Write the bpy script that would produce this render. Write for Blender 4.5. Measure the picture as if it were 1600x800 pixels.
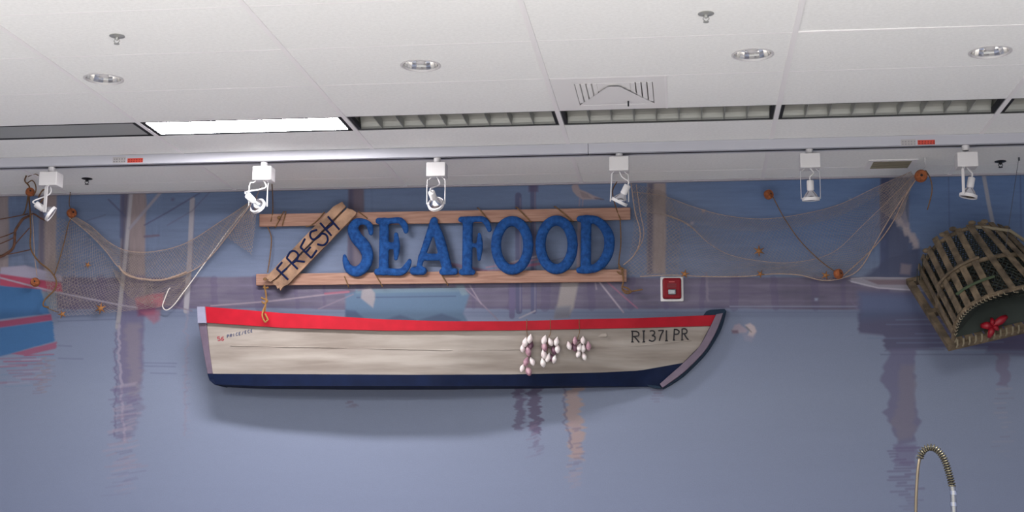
import bpy, bmesh, math, random
import numpy as np
from mathutils import Vector, Matrix, noise as mnoise
from mathutils.geometry import delaunay_2d_cdt

for o in list(bpy.data.objects): bpy.data.objects.remove(o, do_unlink=True)
SC = bpy.context.scene
COL = SC.collection
random.seed(7)
rng = np.random.default_rng(7)

# ------------------------------------------------------------------ camera
F_PX, PITCH, YAW, ROLL = 2220.0, 0.1729, -0.123, 0.0061
H = 2.1654            # ceiling height above the camera
YW = 9.46             # back wall
FLOOR = -1.55
_f = Vector((math.sin(YAW)*math.cos(PITCH), math.cos(YAW)*math.cos(PITCH), math.sin(PITCH)))
_r = Vector((math.cos(YAW), -math.sin(YAW), 0)); _u = _r.cross(_f)
CR = _r*math.cos(ROLL) + _u*math.sin(ROLL); CU = -_r*math.sin(ROLL) + _u*math.cos(ROLL)
cam = bpy.data.cameras.new('camera'); camo = bpy.data.objects.new('camera', cam); COL.objects.link(camo)
cam.sensor_width = 36; cam.lens = F_PX/1600*36; cam.clip_start = .05; cam.clip_end = 200
m = Matrix.Identity(4)
for i in range(3): m[i][0] = CR[i]; m[i][1] = CU[i]; m[i][2] = -_f[i]
camo.matrix_world = m
SC.camera = camo

# ------------------------------------------------------------------ light
w = bpy.data.worlds.new('shop_surroundings'); SC.world = w; w.use_nodes = True
w.node_tree.nodes['Background'].inputs[0].default_value = (1.0, 1.0, 1.0, 1)
w.node_tree.nodes['Background'].inputs[1].default_value = .7
SC.view_settings.view_transform = 'Standard'; SC.view_settings.look = 'None'
SC.view_settings.exposure = 0.12; SC.view_settings.gamma = 1
SC.view_settings.use_curve_mapping = False
SC.cycles.use_denoising = True
SC.cycles.max_bounces = 8
LIT_TUBE = 105        # glow of the one fluorescent panel that is switched on
ROOM_PANEL = 215.0     # watts of each ceiling panel over the shop floor
def area(name, loc, rot, sx, sy, e, col=(.98, 1, 1)):
    l = bpy.data.lights.new(name, 'AREA'); l.shape = 'RECTANGLE'; l.size = sx; l.size_y = sy; l.energy = e; l.color = col
    o = bpy.data.objects.new(name, l); o.location = loc; o.rotation_euler = rot; COL.objects.link(o); return o
for k, (x, y) in enumerate([(-3.2, 3.0), (1.2, 3.0), (-3.2, .6), (1.2, .6)]):
    area('shop_ceiling_light', (x, y, H-.03), (0, 0, 0), 1.2, .6, ROOM_PANEL)

# ------------------------------------------------------------------ helpers
def P(x, y, Y):
    """point on the plane at distance Y that the sight line through photo point x,y meets"""
    D = CR*((x-800)/F_PX) + CU*((400-y)/F_PX) + _f
    return D*(Y/D.y)
def PC(x, y, z=H):
    D = CR*((x-800)/F_PX) + CU*((400-y)/F_PX) + _f
    return D*(z/D.z)
def lin(c):
    return tuple(((v/255)/12.92 if v/255 <= .04045 else ((v/255+.055)/1.055)**2.4) for v in c)
class MB:
    def __init__(s): s.v = []; s.f = []
    def add(s, vs, fs):
        b = len(s.v); s.v += [tuple(v) for v in vs]; s.f += [tuple(i+b for i in f) for f in fs]; return s
    def box(s, lo, hi, M=None):
        x0, y0, z0 = lo; x1, y1, z1 = hi
        vs = [Vector(p) for p in ((x0,y0,z0),(x1,y0,z0),(x1,y1,z0),(x0,y1,z0),(x0,y0,z1),(x1,y0,z1),(x1,y1,z1),(x0,y1,z1))]
        if M is not None: vs = [M @ v for v in vs]
        return s.add(vs, [(0,3,2,1),(4,5,6,7),(0,1,5,4),(1,2,6,5),(2,3,7,6),(3,0,4,7)])
    def bar(s, a, b, w, t, up=Vector((0,0,1))):
        a, b = Vector(a), Vector(b); d = b-a; L = d.length; d.normalize()
        sd = d.cross(up)
        if sd.length < 1e-4: sd = d.cross(Vector((0,1,0)))
        sd.normalize(); u = sd.cross(d)
        vs = [a+sd*(i*w/2)+u*(j*t/2)+d*k for k in (0,L) for i,j in ((-1,-1),(1,-1),(1,1),(-1,1))]
        return s.add(vs, [(3,2,1,0),(4,5,6,7),(0,1,5,4),(1,2,6,5),(2,3,7,6),(3,0,4,7)])
    def tube(s, pts, r, n=8, caps=True):
        pts = [Vector(p) for p in pts]; N = len(pts)
        rs = r if hasattr(r, '__len__') else [r]*N
        ref = None; vs = []
        for i, p in enumerate(pts):
            d = (pts[min(i+1, N-1)] - pts[max(i-1, 0)])
            if d.length < 1e-9: d = Vector((0,0,1))
            d.normalize()
            if ref is None:
                ref = d.cross(Vector((0,0,1)))
                if ref.length < 1e-3: ref = d.cross(Vector((1,0,0)))
            ref = ref - d*ref.dot(d)
            if ref.length < 1e-6: ref = d.orthogonal()
            ref.normalize(); o2 = d.cross(ref)
            for k in range(n):
                a = 2*math.pi*k/n; vs.append(p + (ref*math.cos(a) + o2*math.sin(a))*rs[i])
        fs = [(i*n+k, i*n+(k+1)%n, (i+1)*n+(k+1)%n, (i+1)*n+k) for i in range(N-1) for k in range(n)]
        if caps: fs += [tuple(range(n))[::-1], tuple((N-1)*n+k for k in range(n))]
        return s.add(vs, fs)
    def lathe(s, prof, M=Matrix.Identity(4), n=24):
        """prof: (radius, height) pairs round local z"""
        vs = []; fs = []
        for r, z in prof:
            for k in range(n):
                a = 2*math.pi*k/n; vs.append(M @ Vector((r*math.cos(a), r*math.sin(a), z)))
        for i in range(len(prof)-1):
            for k in range(n): fs.append((i*n+k, i*n+(k+1)%n, (i+1)*n+(k+1)%n, (i+1)*n+k))
        return s.add(vs, fs)
    def ball(s, c, rx, ry, rz, M=None, n=12, m_=8):
        vs = []; c = Vector(c)
        for i in range(m_+1):
            t = math.pi*i/m_
            for k in range(n):
                a = 2*math.pi*k/n
                v = Vector((rx*math.sin(t)*math.cos(a), ry*math.sin(t)*math.sin(a), rz*math.cos(t)))
                vs.append(c + (M @ v if M is not None else v))
        return s.add(vs, [(i*n+k, (i+1)*n+k, (i+1)*n+(k+1)%n, i*n+(k+1)%n) for i in range(m_) for k in range(n)])
    def prism(s, front, back):
        n = len(front)
        return s.add(list(front)+list(back), [tuple(range(n)), tuple(range(2*n-1, n-1, -1))] + [(i, i+n, (i+1)%n+n, (i+1)%n) for i in range(n)])
    def obj(s, name, mat, parent=None, smooth=False, bevel=0, origin=None):
        me = bpy.data.meshes.new(name)
        vs = s.v
        if origin is not None: vs = [tuple(Vector(v)-Vector(origin)) for v in vs]
        me.from_pydata(vs, [], s.f); me.update()
        bm = bmesh.new(); bm.from_mesh(me); bmesh.ops.remove_doubles(bm, verts=bm.verts, dist=1e-6)
        bmesh.ops.recalc_face_normals(bm, faces=bm.faces); bm.to_mesh(me); bm.free()
        if smooth:
            me.polygons.foreach_set('use_smooth', [True]*len(me.polygons))
            try: me.set_sharp_from_angle(angle=math.radians(50))
            except Exception: pass
        me.materials.append(mat)
        o = bpy.data.objects.new(name, me); COL.objects.link(o)
        if origin is not None: o.location = origin
        if parent is not None:
            o.parent = parent
            o.matrix_parent_inverse = Matrix.Translation(-Vector(parent.location))
        if bevel:
            b = o.modifiers.new('bevel', 'BEVEL'); b.width = bevel; b.segments = 2; b.limit_method = 'ANGLE'
        return o
def tag(o, label=None, cat=None, group=None, kind=None):
    if label: o['label'] = label
    if cat: o['category'] = cat
    if group: o['group'] = group
    if kind: o['kind'] = kind
    return o
def thing(name, label, cat, loc=(0,0,0), group=None):
    o = bpy.data.objects.new(name, None); o.empty_display_size = .05; COL.objects.link(o); o.location = loc
    return tag(o, label, cat, group)
def smooth_path(pts, n=6):
    """Catmull-Rom through the given points"""
    pts = [Vector(p) for p in pts]; out = []
    for i in range(len(pts)-1):
        p0 = pts[max(i-1,0)]; p1 = pts[i]; p2 = pts[i+1]; p3 = pts[min(i+2, len(pts)-1)]
        for k in range(n):
            t = k/n
            out.append(.5*((2*p1)+(p2-p0)*t+(2*p0-5*p1+4*p2-p3)*t*t+(3*p1-3*p2+p3-p0)*t**3))
    out.append(pts[-1]); return out
def pxpath(pts, Y, n=6):
    """photo points (x, y[, distance]) to a smooth 3D path"""
    return smooth_path([P(p[0], p[1], p[2] if len(p) > 2 else Y) for p in pts], n)

# ------------------------------------------------------------------ materials
def mat(name, col, rough=.6, metal=0, var=0, scale=20, stretch=(1,1,1), bump=0, spec=.5, col2=None, emit=0, bscale=None):
    m_ = bpy.data.materials.new(name); m_.use_nodes = True
    nt = m_.node_tree; b = nt.nodes['Principled BSDF']
    c = (*lin(col), 1)
    b.inputs['Base Color'].default_value = c; b.inputs['Roughness'].default_value = rough
    b.inputs['Metallic'].default_value = metal; b.inputs['Specular IOR Level'].default_value = spec
    if emit:
        b.inputs['Emission Color'].default_value = c; b.inputs['Emission Strength'].default_value = emit
    tc = nt.nodes.new('ShaderNodeTexCoord'); mp = nt.nodes.new('ShaderNodeMapping')
    nt.links.new(tc.outputs['Object'], mp.inputs[0]); mp.inputs['Scale'].default_value = stretch
    if var or col2:
        n = nt.nodes.new('ShaderNodeTexNoise'); n.inputs['Scale'].default_value = scale; n.inputs['Detail'].default_value = 5
        nt.links.new(mp.outputs[0], n.inputs['Vector'])
        r = nt.nodes.new('ShaderNodeValToRGB')
        c2 = lin(col2) if col2 else tuple(v*(1-var) for v in c[:3])
        c1 = c[:3] if col2 else tuple(min(1, v*(1+var)) for v in c[:3])
        r.color_ramp.elements[0].position = .35; r.color_ramp.elements[1].position = .65
        r.color_ramp.elements[0].color = (*c2, 1); r.color_ramp.elements[1].color = (*c1, 1)
        nt.links.new(n.outputs['Fac'], r.inputs['Fac']); nt.links.new(r.outputs['Color'], b.inputs['Base Color'])
    if bump:
        n2 = nt.nodes.new('ShaderNodeTexNoise'); n2.inputs['Scale'].default_value = bscale or scale*3; n2.inputs['Detail'].default_value = 4
        nt.links.new(mp.outputs[0], n2.inputs['Vector'])
        bp = nt.nodes.new('ShaderNodeBump'); bp.inputs['Strength'].default_value = bump; bp.inputs['Distance'].default_value = .01
        nt.links.new(n2.outputs['Fac'], bp.inputs['Height']); nt.links.new(bp.outputs[0], b.inputs['Normal'])
    return m_
M_TILE = mat('ceiling_tile', (242,242,240), .9, var=.03, scale=60, bump=.15, bscale=220)
M_GRIDBAR = mat('grid_metal', (243,240,240), .5)
M_WALL = mat('wall_paint', (110,122,152), .7, var=.05, scale=2)
M_FLOOR = mat('vinyl_floor', (228,224,221), .5, var=.06, scale=3)
M_WHITE = mat('white_enamel', (210,207,207), .4)
M_TRACK = mat('track_enamel', (186,186,194), .4)
M_DARK = mat('dark_gap', (25,25,30), .8)
M_LENS_OFF = mat('grey_prismatic_lens', (160,162,160), .4, var=.06, scale=300, bump=.2)
M_LENS_ON = mat('glowing_lens', (255,252,255), .5, emit=LIT_TUBE)
M_ALU = mat('brushed_louver', (146,147,142), .4, metal=.25, var=.06, scale=8)
M_CHROME = mat('chrome', (225,225,230), .12, metal=1)
M_STEEL = mat('stainless_steel', (190,188,185), .22, metal=1, var=.1, scale=30)
M_COIL = mat('tarnished_coil', (84,78,64), .4, metal=.9, var=.25, scale=60)
M_REFL = mat('spun_reflector', (226,224,222), .16, metal=1)
M_BRASS = mat('dull_sprinkler_metal', (176,176,172), .4, metal=.5)
M_SPRDARK = mat('black_sprinkler_metal', (30,30,34), .4, metal=.4)
M_PLANK = mat('pale_pine', (158,122,104), .7, col2=(136,98,82), scale=5, stretch=(1,4,14), bump=.15, bscale=30)
M_OLDWOOD = mat('weathered_board', (166,132,106), .8, col2=(108,82,64), scale=9, stretch=(1,2,1), bump=.5, bscale=60)
M_BLUE = mat('blue_letter_foam', (33,78,138), .85, spec=.2, col2=(22,58,110), scale=40, bump=.5, bscale=160)
M_NAVYINK = mat('navy_lettering', (18,28,62), .8, spec=.1)
M_ROPE = mat('brown_twine', (112,82,52), .85, var=.3, scale=120, bump=.4)
M_JUTE = mat('golden_jute', (138,100,50), .8, var=.3, scale=90, bump=.4)
M_PALECORD = mat('white_cord', (220,212,205), .8, var=.1, scale=80)
M_NETCORD = mat('tan_net_cord', (156,134,120), .85, var=.15, scale=60)
M_NET = mat('tan_netting', (142,130,124), .9, var=.12, scale=30)
M_CORK = mat('orange_cork', (162,92,50), .8, col2=(122,64,34), scale=60, bump=.4)
M_STAR = mat('dried_starfish', (178,124,70), .85, col2=(150,96,54), scale=90, bump=.5)
M_DRIFT = mat('driftwood_root', (92,60,44), .85, var=.3, scale=40, bump=.5)
M_HULL = mat('off_white_hull', (158,150,142), .7, spec=.25, col2=(128,118,110), scale=2.4, stretch=(.6,1,6), bump=.08, bscale=14)
M_RED = mat('red_gunwale', (158,12,32), .55, spec=.25, var=.08, scale=12)
M_NAVY = mat('navy_bottom_paint', (10,22,50), .65, spec=.15, var=.15, scale=10)
M_MAUVE = mat('mauve_wood_trim', (92,78,94), .6, var=.12, scale=16)
M_GREYCAP = mat('grey_corner_cap', (126,126,146), .5, var=.05)
M_TEAL = mat('dark_teal_trim', (12,34,54), .6, spec=.2)
M_BLACK = mat('black_ink', (22,20,26), .6)
M_REDINK = mat('red_sticker_ink', (150,36,56), .6)
M_BLUEINK = mat('blue_sticker_ink', (52,60,92), .6)
M_SLAT = mat('weathered_lath', (112,96,76), .85, col2=(68,57,44), scale=14, stretch=(1,1,1), bump=.5, bscale=60)
M_TRAPNET = mat('dark_green_mesh', (42,48,44), .9)
M_TWINE = mat('pale_lacing', (124,114,94), .85)
M_BOW = mat('red_ribbon', (132,10,28), .5, var=.1)
M_GARLIC = mat('garlic_skin', (226,220,216), .5, col2=(206,190,190), scale=30)
M_GARLICP = mat('purple_garlic_skin', (120,84,100), .5, col2=(76,48,64), scale=30)
M_ALARM = mat('red_alarm_housing', (116,6,22), .5, spec=.2)
M_STROBE = mat('clear_strobe_lens', (128,130,134), .2, metal=.9)
M_STICK_GREY = mat('grey_sticker', (176,172,172), .6)
M_STICK_RED = mat('red_sticker', (206,72,56), .6)

# ------------------------------------------------------------------ room shell
FT = .3048
X0, Y0 = -3.1346, 7.9564            # a grid crossing of the ceiling
c4, r2 = 4*FT, 2*FT
b = MB(); b.box((-7.5, YW, FLOOR), (5.5, YW+.12, H+.35)); tag(b.obj('wall_back', M_WALL), kind='structure')
b = MB(); b.box((-7.5, -4, FLOOR-.1), (5.5, 5.2, FLOOR)); tag(b.obj('floor', M_FLOOR), kind='structure')
b = MB(); b.box((-7.5, 5.2, FLOOR-.1), (5.5, YW+.12, FLOOR)); tag(b.obj('floor_prep_area', mat('dark_quarry_tile', (96,84,82), .6)), kind='structure')  # unseen floor strip kept dark to weaken bounce light near the wall
M_SIDE = mat('side_wall_paint', (120,128,150), .8)  # unseen side walls, added to cut side light and steepen the ceiling gradient
b = MB(); b.box((-7.62, -4, FLOOR), (-7.5, YW+.12, H+.35)); tag(b.obj('wall_left', M_SIDE), kind='structure')
b = MB(); b.box((5.5, -4, FLOOR), (5.62, YW+.12, H+.35)); tag(b.obj('wall_right', M_SIDE), kind='structure')
# rows of the ceiling, from the wall to the shop: (y_low, y_high)
rows = [(Y0+2*r2, YW), (Y0+r2, Y0+2*r2), (Y0, Y0+r2), (Y0-FT, Y0)]
y = Y0-FT
while y > -4: rows.append((y-r2, y)); y -= r2
downs = [(-2.985, 6.8035), (-1.302, 6.747), (.342, 6.741), (1.477, 6.819)]
DR = .095
vents_cell = (2, 4)                  # column, row index of the supply diffuser
tiles = MB()
for j, (ya, yb) in enumerate(rows):
    for k in range(-4, 7):
        xa = X0+k*c4; xb = xa+c4
        if j == 3 and -2 < k < 5: continue
        if (k, j) == vents_cell: xa += r2
        hole = [d for d in downs if xa < d[0] < xb and ya < d[1] < yb]
        if hole:
            hx, hy = hole[0]; n = 40
            ring = [Vector((hx+DR*math.cos(2*math.pi*i/n), hy+DR*math.sin(2*math.pi*i/n))) for i in range(n)]
            sq = [Vector(p) for p in ((xa,ya),(xb,ya),(xb,yb),(xa,yb))]
            vv, ee, ff, *_ = delaunay_2d_cdt(sq+ring, [(0,1),(1,2),(2,3),(3,0)]+[(4+i, 4+(i+1)%n) for i in range(n)], [], 1, 1e-5)
            fs = [f for f in ff if ((sum((vv[i] for i in f), Vector((0,0)))/len(f)) - Vector((hx,hy))).length > DR*.98]
            tiles.add([(v.x, v.y, H) for v in vv], fs)
            tiles.add([(p.x, p.y, H) for p in ring]+[(p.x, p.y, H+.02) for p in ring], [(i, (i+1)%n, n+(i+1)%n, n+i) for i in range(n)])
        else:
            z = H
            dz = 0
            if k == 3 and j == 6:      # the lifted tile
                tiles.add([(xa+.01,ya,z+.004),(xb,ya,z),(xb,yb,z),(xa+.01,yb,z+.006)], [(0,1,2,3)])
                tiles.add([(xa+.01,yb,z),(xa+.5,yb,z),(xa+.01,yb,z+.006)], [(0,1,2)])
            else:
                tiles.add([(xa,ya,z),(xb,ya,z),(xb,yb,z),(xa,yb,z)], [(0,1,2,3)])
ceil = tag(tiles.obj('ceiling', M_TILE), kind='structure')
g = MB()
for k in range(-4, 8):
    x = X0+k*c4; g.box((x-.013, -4, H-.0035), (x+.013, YW, H+.03))
for j, (ya, yb) in enumerate(rows[:-1]):
    if j in (2, 3): continue
    g.box((-7.5, ya-.0035, H-.0008), (5.5, ya+.0035, H+.02))
g.box((X0+2*c4+r2-.006, Y0-FT-r2, H-.002), (X0+2*c4+r2+.006, Y0-FT, H+.02))
g.obj('ceiling_grid', M_GRIDBAR, ceil)
# plenum deck above so that no light leaks through the openings
b = MB(); b.box((-7.5, -4, H+.3), (5.5, YW+.12, H+.35)); tag(b.obj('ceiling_deck', M_DARK), kind='structure')
b = MB(); b.box((-7.5, YW-.022, H-.012), (5.5, YW-.001, H-.001)); tag(b.obj('trim_1', mat('wall_angle', (165,160,168), .6)), kind='structure')

# ------------------------------------------------------------------ harbour mural (flat print pasted on the wall)
RES = .005
mx0, mx1, mz0, mz1 = -5.8, 3.3, -.3, H-.013
nx = int((mx1-mx0)/RES)+1; nz = int((mz1-mz0)/RES)+1
XX, ZZ = np.meshgrid(np.linspace(mx0, mx1, nx), np.linspace(mz1, mz0, nz))
pts = np.stack([XX, np.full_like(XX, YW), ZZ], -1)
dd = pts @ np.array(_f); U = 800+F_PX*(pts @ np.array(CR))/dd; V = 400-F_PX*(pts @ np.array(CU))/dd   # print coordinates on the wall
def vnoise(su, sv, seed, uu=None, vv=None, octv=3):
    uu = U if uu is None else uu; vv = V if vv is None else vv
    out = 0; amp = 1; tot = 0; r_ = np.random.default_rng(seed)
    for o_ in range(octv):
        G = r_.random((257, 257)); a = (uu/su*2**o_) % 256; b_ = (vv/sv*2**o_) % 256
        ia = a.astype(int); ib = b_.astype(int); fa = a-ia; fb = b_-ib
        fa = fa*fa*(3-2*fa); fb = fb*fb*(3-2*fb)
        v = (G[ib, ia]*(1-fa)+G[ib, ia+1]*fa)*(1-fb)+(G[ib+1, ia]*(1-fa)+G[ib+1, ia+1]*fa)*fb
        out = out+v*amp; tot += amp; amp *= .5
    return out/tot-.5
def L3(c): return np.array(lin(c))
IMG = np.zeros((nz, nx, 3))
def ramp(t, stops):
    ts = [s[0] for s in stops]; cs = np.array([L3(s[1]) for s in stops])
    return np.stack([np.interp(t, ts, cs[:, i]) for i in range(3)], -1)
def put(alpha, col, sl=(slice(None), slice(None))):
    c = L3(col) if not isinstance(col, np.ndarray) else col
    a = np.clip(alpha, 0, 1)[..., None]
    IMG[sl] = IMG[sl]*(1-a)+c*a
def region(pts_, pad):
    xs = [p[0] for p in pts_]; ys = [p[1] for p in pts_]
    cols = np.where((U.max(0) > min(xs)-pad) & (U.min(0) < max(xs)+pad))[0]
    rws = np.where((V.max(1) > min(ys)-pad) & (V.min(1) < max(ys)+pad))[0]
    if len(cols) == 0 or len(rws) == 0: return None
    return (slice(rws[0], rws[-1]+1), slice(cols[0], cols[-1]+1))
def poly(pts_, col, soft=2.5, a=1.0, wob=0, seed=1, wl=6):
    sl = region(pts_, 30)
    if sl is None: return
    u = U[sl].copy(); v = V[sl]
    if wob: u = u+wob*2*vnoise(60, wl, seed, u, v, 2)
    n = len(pts_); d = np.full(u.shape, 1e9); ins = np.zeros(u.shape, bool)
    for i in range(n):
        x1, y1 = pts_[i]; x2, y2 = pts_[(i+1) % n]
        ex, ey = x2-x1, y2-y1; t = np.clip(((u-x1)*ex+(v-y1)*ey)/(ex*ex+ey*ey+1e-9), 0, 1)
        d = np.minimum(d, np.hypot(u-x1-t*ex, v-y1-t*ey))
        if y1 != y2: ins ^= ((y1 > v) != (y2 > v)) & (u < (x2-x1)*(v-y1)/(y2-y1)+x1)
    sd = np.where(ins, d, -d)
    put((.5+sd/soft)*1.0 if a == 1 else np.clip(.5+sd/soft, 0, 1)*a, col, sl)
def line(pts_, wd, col, a=1.0, wob=0, seed=1, wl=8, soft=1.6):
    sl = region(pts_, 30)
    if sl is None: return
    u = U[sl].copy(); v = V[sl]
    if wob: u = u+wob*2*vnoise(80, wl, seed, u, v, 2)
    d = np.full(u.shape, 1e9)
    for (x1, y1), (x2, y2) in zip(pts_[:-1], pts_[1:]):
        ex, ey = x2-x1, y2-y1; t = np.clip(((u-x1)*ex+(v-y1)*ey)/(ex*ex+ey*ey+1e-9), 0, 1)
        d = np.minimum(d, np.hypot(u-x1-t*ex, v-y1-t*ey))
    put(np.clip(.5+(wd/2-d)/soft, 0, 1)*a, col, sl)
# water, far and near
IMG[:] = ramp(V, [(270, (106,130,166)), (340, (104,124,156)), (430, (112,128,156)), (484, (116,128,154)), (500, (136,148,172)), (620, (146,158,180)), (800, (144,156,182)), (900, (138,150,178))])
IMG *= (1+.10*vnoise(50, 5, 3)*(V < 484)+.035*vnoise(160, 14, 4)*(V >= 484))[..., None]
IMG *= (1+np.clip((U-1050)/500, 0, 1)*-.06)[..., None]
gt = np.clip((V-480)/12, 0, 1)[..., None]
IMG *= np.array([1.10,1.0,.97])*(1-gt)+np.array([1.0,.97,1.01])*gt
bl = (np.clip((U-1080)/160, 0, 1)*np.clip((430-V)/60, 0, 1))[..., None]      # clearer blue at the right of the far water
IMG *= (1-bl)+np.array([.87,1.0,1.13])*bl
IMG *= (1+(.16*vnoise(26, 3.2, 33)+.12*vnoise(90, 7, 34))*(V < 484))[..., None]
# far quay
bandb = 484+5*vnoise(60, 500, 8)
tb = np.clip((V-(432+4*vnoise(70, 900, 5)))/3, 0, 1)*np.clip((bandb-V)/2.5, 0, 1)
put(tb*np.clip((U-60)/30, 0, 1)*.95, ramp(440+40*vnoise(30, 600, 6)+40*vnoise(40, 8, 9), [(415, (92,86,104)), (440, (106,98,118)), (465, (122,114,130))]))
for yy, c_, a_ in ((446, (136,124,152), .35), (458, (92,82,112), .4), (470, (134,124,150), .3), (480, (90,84,116), .6)):
    put(np.exp(-((V-yy-2*vnoise(90, 900, int(yy)))/1.6)**2)*a_*(U > 90)*(.5+vnoise(30, 50, int(yy)+1)+.4), c_)
for k in range(26):
    x_ = 110+k*58+rng.uniform(-15, 15); line([(x_, 436), (x_+rng.uniform(-3, 3), 480)], rng.uniform(4, 16), (88,78,112), .35, wob=2, seed=k)
put(np.exp(-((V-488)/1.3)**2)*.35*(U > 90), (92,102,134)); put(np.exp(-((V-479)/1.0)**2)*.5*(U > 1140)*(U < 1340), (156,164,186))
put(np.exp(-((V-494)/1.2)**2)*.25*(vnoise(80, 900, 31)+.5), (100,108,140))
# pilings and poles
def piling(xa, xb, ya, yb, cd, cl, k):
    poly([(xa,ya),(xb,ya),(xb-1,yb),(xa-1,yb)], cl, 3, 1, wob=2, seed=k, wl=40)
    poly([(xa,ya),(xa+(xb-xa)*.32,ya),(xa+(xb-xa)*.28,yb),(xa-1,yb)], cd, 5, .8)
    sl = region([(xa,ya),(xb,yb)], 2)
    IMG[sl] *= (1+.22*vnoise(3.5, 26, 40+k, U[sl], V[sl]))[..., None]
piling(-14, 14, 300, 425, (112,106,118), (148,136,138), 1)
piling(62, 89, 300, 425, (96,94,116), (154,140,140), 2)
piling(190, 228, 296, 486, (84,84,108), (148,134,136), 3)
poly([(188,430),(228,430),(226,492),(222,600),(186,600)], (112,102,136), 5, .7, wob=3, seed=21)
piling(545, 569, 292, 436, (82,80,106), (112,102,116), 4)
piling(1012, 1041, 286, 428, (90,90,114), (160,146,144), 5)
piling(1376, 1420, 274, 430, (70,80,116), (104,110,132), 6)
line([(205,296),(196,400),(184,512)], 7, (170,166,172)); line([(202,300),(193,400),(181,500)], 2, (96,96,124), .6)
line([(301,312),(297,400),(291,486)], 8, (164,160,168)); line([(305,314),(300,420)], 2, (112,112,138), .5)
line([(252,300),(203,357)], 4.5, (152,148,160)); line([(312,302),(262,332),(226,352)], 2, (84,82,112), .8)
line([(248,368),(226,370)], 3.5, (112,96,112), .8); line([(170,312),(196,338)], 2.5, (90,92,120), .8); line([(192,300),(190,370)], 6, (84,88,120), .6)
line([(330,298),(300,330),(262,352)], 1.6, (98,92,120), .6); line([(136,345),(165,336)], 1.5, (90,90,116), .6); line([(128,352),(150,372),(186,400)], 1.6, (94,92,118), .5)
for x_, y_, w_, c_ in ((810,306,10,(86,86,118)), (833,287,9,(88,90,122))):
    line([(x_, y_), (x_+1, 486)], w_, c_, .85)
    line([(x_+3, y_+4), (x_+3, 486)], 2, (136,128,148), .6)
line([(801,440),(800,494)], 9, (104,96,130), .8); poly([(826,286),(841,286),(841,300),(826,300)], (92,84,112), 3, .8)
poly([(878,436),(905,436),(896,482),(888,496),(866,498),(872,470)], (156,148,148), 4); poly([(868,480),(892,478),(890,496),(866,498)], (120,122,138), 5, .8)
line([(905,345),(903,437)], 5, (170,154,164), .8)
line([(770,345),(772,430)], 2, (100,96,124), .4)
for a_, b_ in (((760,418),(848,404)), ((748,424),(800,420))): line([a_, b_], 2, (170,120,136), .7)
line([(790,412),(850,398)], 2, (178,168,176), .8); line([(852,410),(886,402)], 1.6, (90,90,116), .7)
line([(700,412),(760,424)], 5, (136,84,112), .5); line([(785,421),(845,412)], 4, (166,74,102), .55)
# branches of the bare tree and the white pole at the right
line([(1536,270),(1545,320),(1554,362)], 6, (158,158,168)); poly([(1542,352),(1566,354),(1562,366),(1546,366)], (142,134,150), 3, .8)
line([(1482,274),(1484,400)], 1.5, (84,96,128), .7); line([(1594,262),(1596,420)], 2, (80,86,116), .6)
line([(1560,372),(1604,377)], 2, (84,86,112), .8); line([(1560,392),(1606,424)], 4, (132,122,140), .7)
# heaped dark boats and the pale boat at the right
poly([(1338,436),(1376,418),(1384,402),(1440,388),(1470,400),(1470,446),(1340,444)], (74,80,108), 6, .9, wob=8, seed=81, wl=14)
poly([(1384,330),(1402,350),(1430,382),(1440,392),(1384,404)], (72,80,110), 6, .75, wob=8, seed=82, wl=14)
for k in range(10): 
    x_, y_ = 1402+k*3.2+rng.uniform(-3,3), 338+k*5; poly([(x_-5,y_-5),(x_+5,y_-4),(x_+6,y_+5),(x_-3,y_+6)], (176,164,168), 4, .75, wob=3, seed=k)
poly([(1408,412),(1424,414),(1422,430),(1406,428)], (150,136,144), 4, .6)
line([(1414,300),(1410,330),(1418,352)], 7, (146,140,154), .7, wob=3); line([(1394,298),(1404,330)], 5, (138,134,150), .6)
poly([(1326,438),(1345,435),(1470,436),(1470,454),(1400,453),(1352,447)], (150,146,158), 2.5); poly([(1352,437),(1470,437),(1470,445),(1372,445)], (118,100,110), 2, .9)
line([(1330,436),(1350,434),(1470,435)], 1.6, (186,180,186), .8)
line([(1330,440),(1372,450),(1450,455)], 2, (196,190,204), .8)
poly([(1342,456),(1470,460),(1640,440),(1640,548),(1480,544),(1384,548),(1380,524),(1342,520)], (94,92,122), 5, .95, wob=5, seed=12, wl=4)
poly([(1342,458),(1470,462),(1480,490),(1344,500)], (92,106,140), 16, .7)
poly([(1436,356),(1640,356),(1640,460),(1436,460)], (98,116,150), 6, .5); poly([(1560,440),(1640,440),(1640,560),(1540,552)], (98,90,124), 6, .6)
for k in range(16):
    y_ = 500+k*3.6; x_ = rng.uniform(1330, 1500); line([(x_, y_), (x_+rng.uniform(60, 190), y_+rng.uniform(-1.5, 1.5))], 1.8, [(120,134,166), (88,90,124)][k % 2], .55)
# blue working boat at the left
poly([(2,418),(40,415),(96,430),(98,440),(0,436)], (170,164,184), 3); poly([(0,428),(96,442),(98,456),(60,458),(0,446)], (176,78,104), 2.5)
poly([(-60,442),(4,447),(66,452),(78,490),(-60,506)], (66,108,156), 2.5); poly([(64,454),(88,456),(90,482),(76,486)], (120,134,150), 3, .9)
poly([(-60,506),(0,502),(80,491),(82,501),(0,513),(-60,518)], (158,80,112), 2.5)
poly([(-60,516),(0,512),(82,501),(86,534),(20,552),(-60,572)], (72,118,170), 3, 1, wob=3, seed=3, wl=3)
poly([(20,553),(88,534),(88,545),(40,556)], (164,92,122), 2.5, .9, wob=5, seed=4, wl=3)
for k in range(22):
    y_ = 556+k*2.3; x_ = rng.uniform(-30, 40); line([(x_, y_), (x_+rng.uniform(30, 60), y_-rng.uniform(0, 4))], 2, [(168,84,116), (120,148,178), (150,110,140), (176,170,190)][k % 4], .75-.02*k)
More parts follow.
